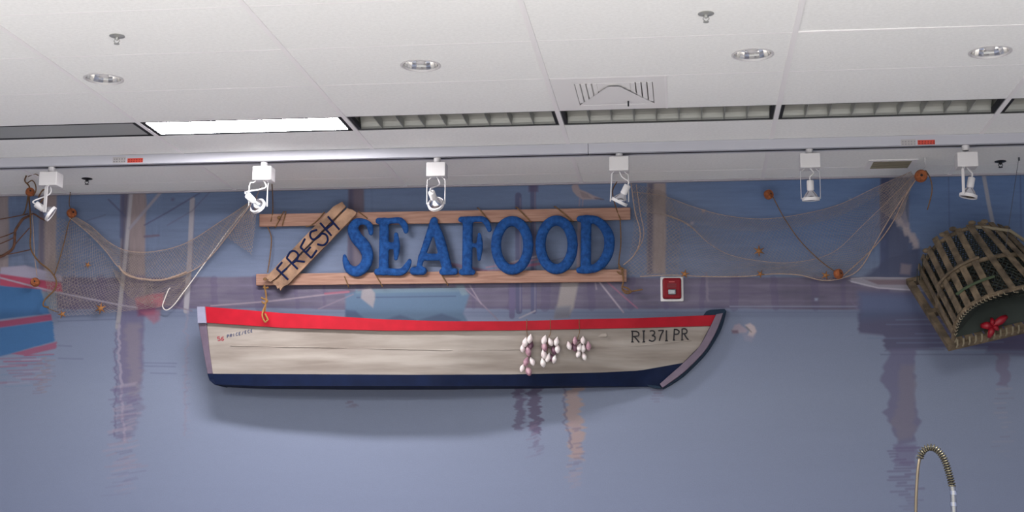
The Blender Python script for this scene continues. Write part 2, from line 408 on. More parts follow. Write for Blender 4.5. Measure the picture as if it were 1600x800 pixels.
for k in range(30):
    y_ = 560+k*1.9; x_ = rng.uniform(50, 76); line([(x_, y_), (x_+rng.uniform(4, 16), y_-1)], 2, [(160,134,138), (138,128,150)][k % 2], .5)
line([(-40,424),(0,434),(85,456),(190,477),(216,481)], 2.5, (170,164,180), .9); line([(240,470),(300,486)], 2, (126,112,128), .8)
for y_, a_, b_ in ((488,90,184), (502,92,180), (496,90,140)): line([(a_, y_), (b_, y_-3)], 1.8, (96,104,136), .6, wob=1)
for y_, a_, b_ in ((567,222,276), (572,226,274), (583,236,276), (540,92,112), (560,92,130)): line([(a_, y_), (b_, y_+1)], 2, (118,122,154), .7)
# red skiff end
poly([(212,466),(238,460),(256,458),(256,474),(248,480),(214,478)], (186,104,122), 4, .95, wob=3, seed=6); poly([(214,474),(246,474),(242,492),(216,494)], (128,72,104), 5, .9)
poly([(222,488),(252,484),(250,500),(240,506),(232,498)], (172,100,118), 5, .6, wob=3, seed=7)
# skiff with outboard motor seen over the real boat
poly([(540,460),(560,454),(716,452),(734,460),(724,490),(732,504),(540,504)], (92,118,146), 4, .95); poly([(556,452),(716,449),(716,456),(556,459)], (112,134,150), 3, .8)
line([(558,465),(712,463)], 1.6, (70,84,114), .8); poly([(600,500),(625,492),(650,500),(650,506),(600,506)], (66,80,112), 4, .7); poly([(655,500),(690,490),(720,500),(720,506),(655,506)], (66,80,112), 4, .7)
poly([(540,484),(556,486),(572,500),(540,504)], (66,82,116), 4, .8); poly([(712,446),(724,445),(732,460),(722,462)], (120,140,152), 3, .8)
poly([(566,452),(578,448),(586,458),(586,468),(583,481),(574,474),(564,466)], (160,152,156), 3, .9); line([(560,454),(583,448)], 2.5, (120,108,124), .7)
line([(330,478),(420,471),(545,456)], 2, (164,150,160), .85); line([(508,459),(545,456)], 3, (166,90,112), .8); line([(498,483),(552,460)], 2, (138,124,142), .8)
line([(728,452),(752,474),(778,500)], 2, (142,128,146), .8); line([(734,446),(752,475)], 1.8, (158,144,158), .8); line([(490,452),(505,458),(485,462)], 1.5, (120,108,130), .7)
line([(936,440),(974,488)], 2.5, (172,160,172), .9); line([(948,440),(996,482)], 2, (164,104,128), .75); line([(930,440),(932,452)], 2, (164,152,166), .7)
line([(812,497),(836,486)], 2.2, (184,176,184), .8)
# gull on the plank line and the floating pale shape
poly([(893,292),(896,287),(903,288),(906,296),(916,300),(928,306),(941,311),(930,312),(910,312),(901,306),(895,299)], (166,150,152), 2.2, .95)
poly([(906,299),(918,303),(924,310),(910,309)], (136,124,130), 2, .7); line([(930,310),(943,312)], 2, (96,88,104), .8); line([(906,311),(905,322)], 1.4, (170,140,146), .7); line([(911,311),(910,322)], 1.4, (170,140,146), .7)
poly([(1143,517),(1148,508),(1155,506),(1168,516),(1166,520),(1146,521)], (176,162,176), 3, .9); poly([(1143,516),(1153,516),(1154,521),(1144,521)], (112,86,108), 3, .8)
poly([(1164,508),(1172,505),(1179,510),(1182,518),(1176,527),(1168,524),(1172,516)], (206,190,192), 3, .95); line([(1166,511),(1174,519)], 1.8, (124,112,110), .7); poly([(1160,522),(1180,524),(1174,534),(1164,532)], (164,158,178), 5, .5)
# spots of paint
for x_, y_, c_ in ((1099,330,(178,152,140)), (1081,349,(176,168,176)), (1328,311,(134,150,176)), (148,436,(140,140,152)), (270,312,(96,94,122)), (1275,468,(150,158,180))):
    poly([(x_-2,y_-2),(x_+3,y_-2),(x_+2,y_+2),(x_-2,y_+2)], c_, 3, .8)
line([(1104,428),(1104,448),(1106,470)], 4, (134,124,140), .6, wob=2); line([(1330,470),(1340,484)], 3, (120,110,140), .4)
# broken reflections in the water
def reflect(xa, xb, ya, yb, cols, n, spread, slant, seed, wd=2.2, a=.6):
    r_ = np.random.default_rng(seed)
    for k in range(n):
        t = k/n; y_ = ya+(yb-ya)*t; s_ = spread*(.35+1.1*t)
        x1 = xa+r_.uniform(-s_, s_*.5); x2 = xb+r_.uniform(-s_*.5, s_)
        f1 = r_.uniform(0, .6); f2 = r_.uniform(f1+.2, 1)
        line([(x1+(x2-x1)*f1, y_+slant), (x1+(x2-x1)*f2, y_-slant)], wd*r_.uniform(.7, 1.4), cols[r_.integers(len(cols))], a*(1-.75*t**2.2), soft=2.2)
poly([(186,505),(222,505),(222,640),(208,680),(186,690),(180,600)], (130,122,150), 7, .55, wob=8, seed=51, wl=5)
poly([(196,505),(220,505),(218,620),(204,620)], (152,142,152), 7, .5, wob=7, seed=52, wl=5)
line([(186,508),(186,560),(190,600),(192,650),(196,690)], 4, (170,162,182), .8, wob=4, seed=53, wl=6); line([(180,520),(182,600),(180,680)], 3, (112,108,140), .7, wob=5, seed=54, wl=5)
reflect(172, 216, 600, 775, [(118,108,144), (160,142,160), (126,116,150), (170,158,176)], 70, 14, 2.2, 61)
line([(292,486),(291,560),(290,680)], 4, (150,146,168), .6, wob=6, seed=55, wl=7); reflect(284, 298, 560, 690, [(160,150,170), (130,126,158)], 20, 4, .5, 62, 1.6, .5)
poly([(806,604),(820,604),(818,672),(804,672)], (104,92,124), 3, .7, wob=9, seed=56, wl=3); poly([(824,604),(842,604),(846,680),(828,672)], (100,84,116), 3, .8, wob=10, seed=57, wl=3)
reflect(826, 846, 660, 716, [(118,104,138), (140,124,152)], 22, 7, 1.5, 63)
reflect(804, 824, 604, 676, [(112,98,130)], 22, 4, 1, 73, 2, .5)
poly([(886,604),(908,604),(912,680),(908,720),(892,716),(884,640)], (184,158,152), 5, .8, wob=10, seed=58, wl=4); line([(882,604),(884,660),(894,700)], 4, (118,110,140), .6, wob=5, seed=59, wl=6)
reflect(886, 910, 660, 765, [(184,158,158), (128,116,144), (178,156,162)], 32, 8, .6, 64, 2.2, .65)
reflect(540, 560, 628, 638, [(122,104,128)], 5, 2, 0, 65, 2, .7); reflect(1016, 1040, 610, 632, [(128,110,138)], 5, 4, 0, 66, 2, .6)
poly([(1386,545),(1430,545),(1432,600),(1436,640),(1432,690),(1400,696),(1382,650),(1388,620),(1378,590)], (112,108,140), 5, .8, wob=10, seed=67, wl=14)
poly([(1404,570),(1428,570),(1432,640),(1428,684),(1402,688),(1394,660),(1404,625)], (134,128,146), 7, .7, wob=8, seed=68, wl=12)
poly([(1396,694),(1436,694),(1434,730),(1400,726)], (116,108,144), 4, .6, wob=10, seed=69, wl=6); reflect(1388, 1436, 700, 800, [(112,104,140)], 22, 8, .4, 70, 3, .75)
poly([(1556,552),(1578,552),(1576,604),(1560,602)], (124,112,140), 4, .65, wob=6, seed=71, wl=8); reflect(1552, 1582, 600, 720, [(166,162,176), (128,118,146)], 16, 5, .4, 72, 2, .5)
IMG *= .77*(1-gt)+.575*gt      # whole print scaled darker, more strongly below the quay
IMG *= (1+.03*vnoise(6, 4, 90, octv=2))[..., None]
me = bpy.data.meshes.new('harbour_mural')
vs = np.stack([XX.ravel(), np.full(XX.size, YW-.004), ZZ.ravel()], -1).astype(np.float32)
idx = np.arange(nx*nz).reshape(nz, nx)
q = np.stack([idx[:-1, :-1], idx[1:, :-1], idx[1:, 1:], idx[:-1, 1:]], -1).reshape(-1, 4).astype(np.int32)
me.vertices.add(len(vs)); me.vertices.foreach_set('co', vs.ravel())
me.loops.add(q.size); me.loops.foreach_set('vertex_index', q.ravel())
me.polygons.add(len(q)); me.polygons.foreach_set('loop_start', np.arange(0, q.size, 4, dtype=np.int32))
try: me.polygons.foreach_set('loop_total', np.full(len(q), 4, dtype=np.int32))
except Exception: pass
me.update(calc_edges=True)
ca = me.color_attributes.new('print', 'FLOAT_COLOR', 'POINT')
ca.data.foreach_set('color', np.concatenate([IMG.reshape(-1, 3), np.ones((nx*nz, 1))], 1).astype(np.float32).ravel())
M_MURAL = bpy.data.materials.new('printed_vinyl'); M_MURAL.use_nodes = True
nt = M_MURAL.node_tree; bs = nt.nodes['Principled BSDF']; at = nt.nodes.new('ShaderNodeAttribute'); at.attribute_name = 'print'
nz_ = nt.nodes.new('ShaderNodeTexNoise'); nz_.inputs['Scale'].default_value = 160; nz_.inputs['Detail'].default_value = 1
rp = nt.nodes.new('ShaderNodeMapRange'); rp.inputs['To Min'].default_value = .9; rp.inputs['To Max'].default_value = 1.1
mlt = nt.nodes.new('ShaderNodeVectorMath'); mlt.operation = 'SCALE'
tcn = nt.nodes.new('ShaderNodeTexCoord'); nt.links.new(tcn.outputs['Object'], nz_.inputs['Vector'])
nt.links.new(nz_.outputs['Fac'], rp.inputs['Value']); nt.links.new(at.outputs['Color'], mlt.inputs[0]); nt.links.new(rp.outputs[0], mlt.inputs['Scale'])
nt.links.new(mlt.outputs[0], bs.inputs['Base Color']); bs.inputs['Roughness'].default_value = .6; bs.inputs['Specular IOR Level'].default_value = .25
me.materials.append(M_MURAL)
mu = bpy.data.objects.new('harbour_mural', me); COL.objects.link(mu)
tag(mu, 'wide blue harbour scene mural with pilings and moored boats covering back wall', 'mural')

# ------------------------------------------------------------------ ceiling fixtures
def fixture(k, kind, label):
    xa = X0+k*c4+.013; xb = X0+(k+1)*c4-.013; ya = Y0-FT+.004; yb = Y0-.004
    t = thing('fluorescent_light', label, 'ceiling light', ((xa+xb)/2, (ya+yb)/2, H), 'fluorescent lights in the row by the track')
    d = .10; h = MB()
    h.box((xa, ya, H+d), (xb, yb, H+d+.01)); h.box((xa, ya, H+.001), (xa+.004, yb, H+d)); h.box((xb-.004, ya, H+.001), (xb, yb, H+d))
    h.box((xa, ya, H+.001), (xb, ya+.004, H+d)); h.box((xa, yb-.004, H+.001), (xb, yb, H+d))
    h.obj('housing', M_DARK if kind != 'cell' else M_ALU, t)
    e = .014
    if kind in ('lens', 'lit'):
        l = MB(); l.box((xa+e+.012, ya+.012, H+.0), (xb-e-.012, yb-.026, H+.006)); l.obj('lens', M_LENS_ON if kind == 'lit' else M_LENS_OFF, t)
        fr = MB()
        for (p, q_) in (((xa,ya),(xb,ya+.010)), ((xa,yb-.030),(xb,yb)), ((xa,ya),(xa+.026,yb)), ((xb-.026,ya),(xb,yb))):
            fr.box((p[0], p[1], H-.0015), (q_[0], q_[1], H+.004))
        fr.obj('frame', M_DARK, t)
    else:
        fr = MB()
        for (p, q_) in (((xa+.004,ya+.004),(xb-.004,ya+.012)), ((xa+.004,yb-.014),(xb-.004,yb-.004)), ((xa+.004,ya+.004),(xa+.022,yb-.004)), ((xb-.022,ya+.004),(xb-.004,yb-.004))):
            fr.box((p[0], p[1], H+.002), (q_[0], q_[1], H+.03))
        fr.obj('frame', M_DARK, t)
        n = 9; cx0 = xa+.022; cx1 = xb-.022; lw = (cx1-cx0)/n
        lv = MB()
        for s_ in (-1, 1):       # curved side reflectors
            prev = None
            yy0 = (ya+.012) if s_ < 0 else (yb-.014); ym = (ya+yb)/2
            pts_ = []
            for i in range(7):
                a = i/6; pts_.append((yy0+(ym-yy0)*.42*(a**2), H+.005+.075*a))
            for (y1, z1), (y2, z2) in zip(pts_[:-1], pts_[1:]):
                lv.add([(cx0,y1,z1),(cx1,y1,z1),(cx1,y2,z2),(cx0,y2,z2)], [(0,1,2,3)])
        lv.obj('side_reflector', M_ALU, t)
        for i in range(1, n):
            bl = MB(); x = cx0+i*lw
            pr = []
            for a in (0, .33, .66, 1): pr.append((.001+.005*(a**2), H+.004+.045*a))
            for (w1, z1), (w2, z2) in zip(pr[:-1], pr[1:]):
                for s_ in (-1, 1): bl.add([(x+s_*w1,ya+.014,z1),(x+s_*w1,yb-.016,z1),(x+s_*w2,yb-.016,z2),(x+s_*w2,ya+.014,z2)], [(0,1,2,3)])
            bl.add([(x-.002,ya+.014,H+.004),(x+.002,ya+.014,H+.004),(x+.002,yb-.016,H+.004),(x-.002,yb-.016,H+.004)], [(0,1,2,3)])
            bl.obj('louver_blade', M_ALU, t)
        tb_ = MB()
        tb_.tube([(cx0+.01, (ya+yb)/2, H+.085), (cx1-.01, (ya+yb)/2, H+.085)], .0125, 10); tb_.obj('tube', M_WHITE, t, smooth=True)
    return t
fixture(-1, 'lens', 'switched-off fluorescent panel with flat grey lens at the far left')
fixture(0, 'lit', 'the one lit fluorescent panel glowing white in the row')
fixture(1, 'cell', 'unlit louvered fluorescent light directly right of the glowing panel')
fixture(2, 'cell', 'unlit louvered fluorescent light beside the square air diffuser')
fixture(3, 'cell', 'unlit louvered fluorescent light behind the rightmost downlight pair, above the red track sticker')
fixture(4, 'cell', 'unlit louvered fluorescent light cut off by the right edge')

dl_lab = ['recessed round downlight furthest left on ceiling', 'recessed round downlight second from left, midway between glowing panel and air diffuser', 'recessed round downlight just right of the air diffuser', 'recessed round downlight furthest right on ceiling']
for (x, y), lb in zip(downs, dl_lab):
    t = thing('recessed_downlight', lb, 'ceiling light', (x, y, H), 'recessed downlights in ceiling')
    Mx = Matrix.Translation((x, y, H))
    b = MB(); b.lathe([(DR+.008, 0), (DR+.008, -.003), (DR-.002, -.005), (DR-.006, .004)], Mx, 40); b.obj('trim_ring', M_WHITE, t, smooth=True)
    b = MB(); prof = [(DR-.004, .002), (DR-.007, .018), (DR-.012, .036), (DR-.020, .056), (DR-.036, .09), (DR-.06, .115), (.0, .12)]
    b.lathe(prof, Mx, 22); b.obj('reflector', M_REFL, t)
    b = MB(); b.lathe([(.0, .008), (.016, .009), (.024, .014), (.026, .03), (.024, .06), (.018, .08), (.018, .115)], Mx, 20); b.obj('lamp_bulb', M_WHITE, t, smooth=True)

spr = [(183, 60, M_BRASS, 'dull metal sprinkler head at upper left of ceiling'), (1103, 25, M_BRASS, 'dull metal sprinkler head at upper right, nearest the camera'),
       (136, 283, M_SPRDARK, 'dark sprinkler head near back wall beside leftmost track lamp'), (1563, 256, M_SPRDARK, 'dark sprinkler head near back wall beside rightmost track lamp')]
for px, py, mt, lb in spr:
    c = PC(px, py-4); t = thing('sprinkler_head', lb, 'sprinkler', c, 'sprinkler heads on ceiling'); Mx = Matrix.Translation(c)
    k_ = 1.0
    b = MB(); b.lathe([(.036, 0), (.036, -.003), (.02, -.008), (.0, -.008)], Mx, 24); b.obj('escutcheon', mt if mt is M_SPRDARK else M_BRASS, t, smooth=True)
    b = MB(); b.lathe([(.009, -.006), (.009, -.018), (.005, -.022), (.0, -.022)], Mx, 12)
    for s_ in (-1, 1): b.tube([c+Vector((s_*.009, 0, -.014)), c+Vector((s_*.014, 0, -.026)), c+Vector((s_*.004, 0, -.038))], .0022, 6)
    b.obj('yoke', mt, t, smooth=True)
    b = MB(); b.lathe([(.0, -.036), (.013, -.038), (.013, -.041), (0, -.042)], Mx, 16); b.obj('deflector', mt, t, smooth=True)

# supply diffuser in its cell
xa = X0+2*c4+.014; xb = X0+2*c4+r2-.006; ya = Y0-FT-r2+.006; yb = Y0-FT-.006
t = thing('air_diffuser', 'square white four-way ceiling air diffuser with louvers', 'air vent', ((xa+xb)/2, (ya+yb)/2, H))
cx, cy = (xa+xb)/2+.03, (ya+yb)/2; hw = .205
b = MB()
for lo, hi in (((xa, ya), (xb, cy-hw)), ((xa, cy+hw), (xb, yb)), ((xa, cy-hw), (cx-hw, cy+hw)), ((cx+hw, cy-hw), (xb, cy+hw))):
    b.box((lo[0], lo[1], H-.002), (hi[0], hi[1], H+.004))
M_DIFF = mat('diffuser_enamel', (238,236,235), .6)
b.obj('face_plate', M_DIFF, t)
b = MB(); b.box((cx-hw, cy-hw, H+.018), (cx+hw, cy+hw, H+.02))
for lo, hi in (((cx-hw, cy-hw), (cx-hw+.002, cy+hw)), ((cx+hw-.002, cy-hw), (cx+hw, cy+hw)), ((cx-hw, cy-hw), (cx+hw, cy-hw+.002)), ((cx-hw, cy+hw-.002), (cx+hw, cy+hw))):
    b.box((lo[0], lo[1], H), (hi[0], hi[1], H+.05))
b.obj('duct_collar', M_STICK_GREY, t)
for i in range(4):
    o_ = hw-.016-i*.030
    for s_ in (-1, 1):
        lv = MB(); x = cx+s_*o_; ye = cy-hw+.07+(o_/hw)*(2*hw-.10)
        lv.add([(x-.0115, cy-hw+.004, H-.004), (x+.0115, cy-hw+.004, H-.004), (x+.0115, ye-.004+s_*.008, H-.004), (x-.0115, ye-.004-s_*.008, H-.004),
                (x-.0115-s_*.004, cy-hw+.004, H+.012), (x+.0115-s_*.004, cy-hw+.004, H+.012), (x+.0115-s_*.004, ye-.02, H+.012), (x-.0115-s_*.004, ye-.02, H+.012)],
               [(0,1,2,3),(0,4,7,3),(1,5,6,2),(0,1,5,4)])
        lv.obj('louver', M_DIFF, t)
tri = MB(); tri.add([(cx-hw, cy+hw, H-.001), (cx+hw, cy+hw, H-.001), (cx+.03, cy-hw+.02, H-.016), (cx-.03, cy-hw+.02, H-.016)], [(0,1,2,3)])
tri.add([(cx-hw, cy+hw, H-.001), (cx+hw, cy+hw, H-.001), (cx+.03, cy-hw+.02, H+.004), (cx-.03, cy-hw+.02, H+.004)], [(0,1,2,3)]); tri.obj('deflector_panel', M_DIFF, t)
tri = MB(); tri.box((cx-.086, cy-hw, H-.003), (cx+.086, cy-hw+.14, H+.003)); tri.obj('centre_bar', M_DIFF, t)
b = MB(); b.box((cx+.06, cy+.13, H-.03), (cx+.068, cy+.15, H-.004)); b.obj('damper_lever', M_DARK, t)

# small return grille close to the wall
ga, gb = PC(1364, 263), PC(1415, 251)
gx0, gx1, gy0, gy1 = 1.2, 1.44, 9.02, 9.22
t = thing('return_grille', 'small dark rectangular ceiling grille near the back wall', 'air vent', ((gx0+gx1)/2, (gy0+gy1)/2, H))
b = MB(); e = .035
for lo, hi in (((gx0-e, gy0-e), (gx1+e, gy0)), ((gx0-e, gy1), (gx1+e, gy1+e)), ((gx0-e, gy0), (gx0, gy1)), ((gx1, gy0), (gx1+e, gy1))): b.box((lo[0], lo[1], H-.005), (hi[0], hi[1], H-.0005))
b.obj('frame', M_GRIDBAR, t)
b = MB(); b.box((gx0, gy0, H-.002), (gx1, gy1, H-.0012)); b.obj('recess', mat('grille_shadow_paint', (78,72,60), .8), t)  # flat dark sheet in place of the shade behind the slats
MG = mat('olive_grille', (138,130,112), .6)
for i in range(7):
    y_ = gy0+.012+i*(gy1-gy0-.024)/6; b = MB(); b.box((gx0, y_-.003, H-.006), (gx1, y_+.003, H-.002)); b.obj('slat', MG, t)

# lighting track
TY0, TY1, TZ = 8.385, 8.475, H-.062
t = thing('lighting_track', 'long pale grey surface mounted lighting track running across ceiling', 'track', (-1, (TY0+TY1)/2, H))
joint = PC(919, 240).x - .0
joint = P(919, 235, TY0).x
for a_, b_ in ((-6.2, joint-.001), (joint+.001, 4.2)):
    b = MB(); b.box((a_, TY0, TZ), (b_, TY1, H-.0005)); b.obj('rail', M_TRACK, t, bevel=.003)
b = MB(); b.box((-6.2, (TY0+TY1)/2-.012, TZ-.001), (4.2, (TY0+TY1)/2+.012, TZ+.0005)); b.obj('slot', M_DARK, t)
def sticker(px0, px1, py0, py1, m_, nm, marks, mm, lab):
    b = MB(); q_ = [P(px0,py1,TY0-.0015), P(px1,py1,TY0-.0015), P(px1,py0,TY0-.0015), P(px0,py0,TY0-.0015)]
    z0 = min(q_[0].z, q_[1].z); z1 = max(q_[2].z, q_[3].z)
    b.box((q_[0].x, TY0-.0015, z0), (q_[1].x, TY0+.001, z1)); s_ = b.obj(nm, m_, t); s_['label'] = lab
    b = MB(); w_ = q_[1].x-q_[0].x; n = marks; r_ = random.Random(px0)
    for i in range(n):
        x = q_[0].x+w_*(i+.25)/n
        for k in range(2):
            b.box((x+r_.uniform(0, .004), TY0-.0024, z0+(z1-z0)*(.15+.4*k)), (x+w_/n*.6, TY0-.0014, z0+(z1-z0)*(.35+.4*k)))
    b.obj('print_marks', mm, s_)
sticker(176, 196, 245.5, 254.5, M_STICK_GREY, 'sticker', 5, mat('grey_print', (130,126,130), .7), 'small grey sticker')
sticker(199, 223, 247.5, 253.5, M_STICK_RED, 'sticker', 6, mat('maroon_print', (120,30,26), .7), 'small red warning sticker')
sticker(1408, 1431, 218, 227.5, M_STICK_GREY, 'sticker', 5, mat('grey_print', (150,146,150), .7), 'small grey sticker')
sticker(1434, 1461, 219, 225.5, M_STICK_RED, 'sticker', 6, mat('maroon_print', (120,40,30), .7), 'small red warning sticker')

# track heads: adapter box, wire yoke, lamp ring, reflector lamp, socket
TYM = (TY0+TY1)/2
def track_head(px, py_top, aim, yoke_ang, ring_px, label, wire=.0035, both=(-1, 1), arm_w=None):
    c = P(px, py_top+12, TYM-.045); x = c.x
    t = thing('track_lamp', label, 'track lamp', (x, TYM, TZ), 'white track lamps under the lighting track')
    b = MB(); b.lathe([(.022, TZ-H+H-.0), (.022, TZ-.022), (.018, TZ-.03)], Matrix.Translation((x, TYM, 0)), 20); b.obj('neck', M_WHITE, t, smooth=True)
    zt = P(px, py_top, TYM-.05).z; bw, bh, bd = .059, .088, .05
    b = MB(); b.box((x-bw, TYM-bd, zt-bh), (x+bw, TYM+bd, zt)); b.obj('adapter_box', M_WHITE, t, bevel=.004)
    zb = zt-bh
    rc = P(ring_px[0], ring_px[1], TYM-.02)         # centre of the lamp ring
    yx = Vector((math.cos(yoke_ang), math.sin(yoke_ang), 0)); R_ = .052
    aim = Vector(aim).normalized()
    # yoke: two arms down to the ring's pivots
    yo = MB()
    top = Vector((rc.x*.5+x*.5, TYM-.01, zb))
    for s_ in both:
        pv = rc + yx*(s_*(R_+.004))
        tp = Vector((top.x, top.y, zb)) + yx*(s_*R_*.55)
        pts_ = [tp+Vector((0,0,.004)), tp+yx*(s_*R_*.35)+Vector((0,0,-.012)), Vector((pv.x, pv.y, zb-.03)), pv]
        if arm_w and s_ == arm_w[0]: yo.bar(pts_[0], pts_[1], arm_w[1], .004, yx); yo.bar(pts_[1], pv, arm_w[1], .006, yx)
        else: yo.tube(smooth_path(pts_, 5), wire, 8)
    yo.obj('yoke', M_WHITE, t, smooth=True)
    Rm = aim.to_track_quat('Z', 'Y').to_matrix().to_4x4(); Mx = Matrix.Translation(rc) @ Rm
    b = MB(); b.lathe([(R_-.006, -.008), (R_, -.008), (R_, .010), (R_-.006, .010), (R_-.006, -.008)], Mx, 32); b.obj('lamp_ring', M_WHITE, t, smooth=True)
    b = MB(); b.lathe([(.014, -.052), (.02, -.046), (.034, -.028), (.044, -.010), (.045, .004), (.040, .008), (.0, .012)], Mx, 28); b.obj('reflector_bulb', M_CHROME, t, smooth=True)
    b = MB(); b.lathe([(.0, -.112), (.017, -.112), (.021, -.108), (.021, -.054), (.016, -.050), (0, -.050)], Mx, 24); so = b.obj('socket', M_WHITE, t, smooth=True)
    b = MB(); e0 = rc-aim*.11
    b.tube(smooth_path([e0, e0-aim*.012+Vector((0,-.01,.01)), Vector((x+yx.x*.02, TYM-.02, (e0.z+zb)/2+.01)), Vector((x, TYM-.01, zb+.004))], 6), .0045, 8)
    b.obj('cord', M_WHITE, t, smooth=True)
track_head(75, 268, (.78, .30, -.52), 1.3, (79, 334), 'leftmost white track lamp, tilted sideways beside tangled brown ropes', both=(-1,), arm_w=(-1, .022))
track_head(409, 259, (.36, .80, -.46), .35, (403, 322), 'brightly lit white track lamp above left end of the sign')
track_head(681, 253, (.10, .86, -.50), 0, (681, 319), 'white track lamp with thin oval wire yoke above the letter A')
track_head(967, 244, (-.46, .2, -.86), .25, (968, 315), 'white track lamp tilted left above right end of the sign', arm_w=(-1, .009))
track_head(1266, 239, (.02, .12, -1), 0, (1267, 311), 'white track lamp aimed straight down beside floating cork', wire=.0018)
track_head(1512, 237, (-.22, .05, -1), .9, (1513, 306), 'rightmost white track lamp hanging above the lobster trap', arm_w=(-1, .016))

# ------------------------------------------------------------------ half boat on the wall
def itp(tab, x): return float(np.interp(x, [a for a, _ in tab], [b for _, b in tab]))
D_TOP = [(0,.33),(.12,.38),(.3,.42),(.5,.42),(.7,.34),(.85,.22),(.95,.10),(1,.045)]
D_BOT = [(0,.24),(.12,.28),(.3,.315),(.5,.31),(.7,.23),(.85,.13),(.95,.06),(1,.04)]
LN = [ (320,1119,[(320,479),(440,489),(600,499),(700,502),(800,502),(920,498.5),(1000,497),(1119,492)], 0.0),
       (322,1110,[(322,504),(440,512),(600,516.5),(700,516.5),(800,516),(1000,512),(1110,509)], .15),
       (326,1093,[(326,545),(440,551),(700,552),(1000,546),(1093,541)], .5),
       (331,1067,[(331,584),(640,585.5),(800,585),(940,582),(1000,579),(1067,567)], .86),
       (335,1032,[(335,600.5),(400,603),(900,603),(1032,604)], 1.0) ]
def lpt(i, s, off=0):
    xa_, xb_, tab, f_ = LN[i]; x = xa_+(xb_-xa_)*s
    d = itp(D_TOP, s)*(1-f_)+itp(D_BOT, s)*f_
    return P(x, itp(tab, x), YW-d-off)
def hull_depth(x, y):
    ds = []; ys = []
    for xa_, xb_, tab, f_ in LN:
        s = min(1, max(0, (x-xa_)/(xb_-xa_))); ds.append(itp(D_TOP, s)*(1-f_)+itp(D_BOT, s)*f_); ys.append(itp(tab, min(max(x, xa_), xb_)))
    return float(np.interp(y, ys, ds))
def hpt(x, y, off=.003): return P(x, y, YW-hull_depth(x, y)-off)
NS = 60
def strip(ids, th, off=0, lip=None):
    b = MB(); n = len(ids); vo = []; vi = []
    for k in range(NS+1):
        s = k/NS
        for i in ids:
            p = lpt(i, s, off); vo.append(p); vi.append(Vector((p.x, min(p.y+th+off, YW-.005), p.z)))
    N = (NS+1)*n; fs = []
    for k in range(NS):
        for j in range(n-1):
            a = k*n+j; fs.append((a, a+1, a+n+1, a+n)); fs.append((N+a, N+a+n, N+a+n+1, N+a+1))
        a = k*n; fs.append((a, a+n, N+a+n, N+a)); a = k*n+n-1; fs.append((a, N+a, N+a+n, a+n))
    for k in (0, NS):
        for j in range(n-1): a = k*n+j; fs.append((a, N+a, N+a+1, a+1))
    return b.add(vo+vi, fs)
boat = thing('wooden_rowboat', 'white half rowboat with red gunwale and navy bottom mounted on the mural wall', 'boat', P(700, 603, YW-.15))
strip([1,2,3], .018).obj('hull_planking', M_HULL, boat, smooth=True)
strip([3,4], .018, .002).obj('bottom_paint_band', M_NAVY, boat, smooth=True)
strip([0,1], .03, .022).obj('gunwale', M_RED, boat, smooth=True)
# lapped plank edge on the topside, bottom boards and interior floor
b = MB(); b.tube([hpt(x, y, .001) for x, y in [(360,540),(440,542),(520,543),(600,545),(700,547),(800,546),(900,545),(1000,540),(1080,532)]], .0035, 6); b.obj('plank_seam', M_HULL, boat, smooth=True)
b = MB()
for k in range(NS):
    p, q_ = lpt(4, k/NS), lpt(4, (k+1)/NS)
    b.add([p, q_, (q_.x, YW-.005, q_.z), (p.x, YW-.005, p.z), p+Vector((0,.02,.018)), q_+Vector((0,.02,.018)), (q_.x, YW-.005, q_.z+.018), (p.x, YW-.005, p.z+.018)], [(0,1,2,3),(7,6,5,4)])
b.obj('bottom_board', M_NAVY, boat)
for s in (.22, .5, .76):
    p = lpt(1, s); b = MB(); b.box((p.x-.11, p.y+.03, p.z-.05), (p.x+.11, YW-.006, p.z-.028)); b.obj('thwart', M_HULL, boat)
for s in (.1, .2, .3, .4, .6, .7, .8, .88):
    b = MB()
    pp = [lpt(i, s)+Vector((0,.03,0)) for i in (0,1,2,3)]; pp[0].z -= .02; pp.append(lpt(4, s)+Vector((0,.04,.035)))
    for u_, v_ in zip(pp[:-1], pp[1:]): b.bar(u_, v_, .025, .02, Vector((1,0,0)))
    b.obj('frame_rib', M_HULL, boat)
# transom at the left end
def edge(pl, pr, deep, nm, m_, zcap=None):
    fr = [P(x, y, YW-d) for x, y, d in pl]+[P(x, y, YW-d) for x, y, d in pr[::-1]]
    bk = [Vector((p.x, YW-.005, p.z)) for p in fr]; bb = MB(); bb.prism(fr, bk); return bb.obj(nm, m_, boat, bevel=.003)
d0, d1 = .33, .24
edge([(307.5,479,d0+.035),(308.5,505,d0+.025)], [(320,479,d0+.035),(322,505,d0+.025)], 0, 'corner_cap', M_GREYCAP)['label'] = 'pale grey corner cap'
edge([(309.5,505,d0+.005),(317,545,.295),(324,584,.262)], [(322,505,d0+.005),(326.5,545,.295),(332,584,.262)], 0, 'transom', M_MAUVE)['label'] = 'mauve transom edge'
edge([(324,584,.262),(327,594,.25),(335,601,.243)], [(332,584,.262),(334,592,.25),(338,601.5,.243)], 0, 'transom_foot', M_NAVY)
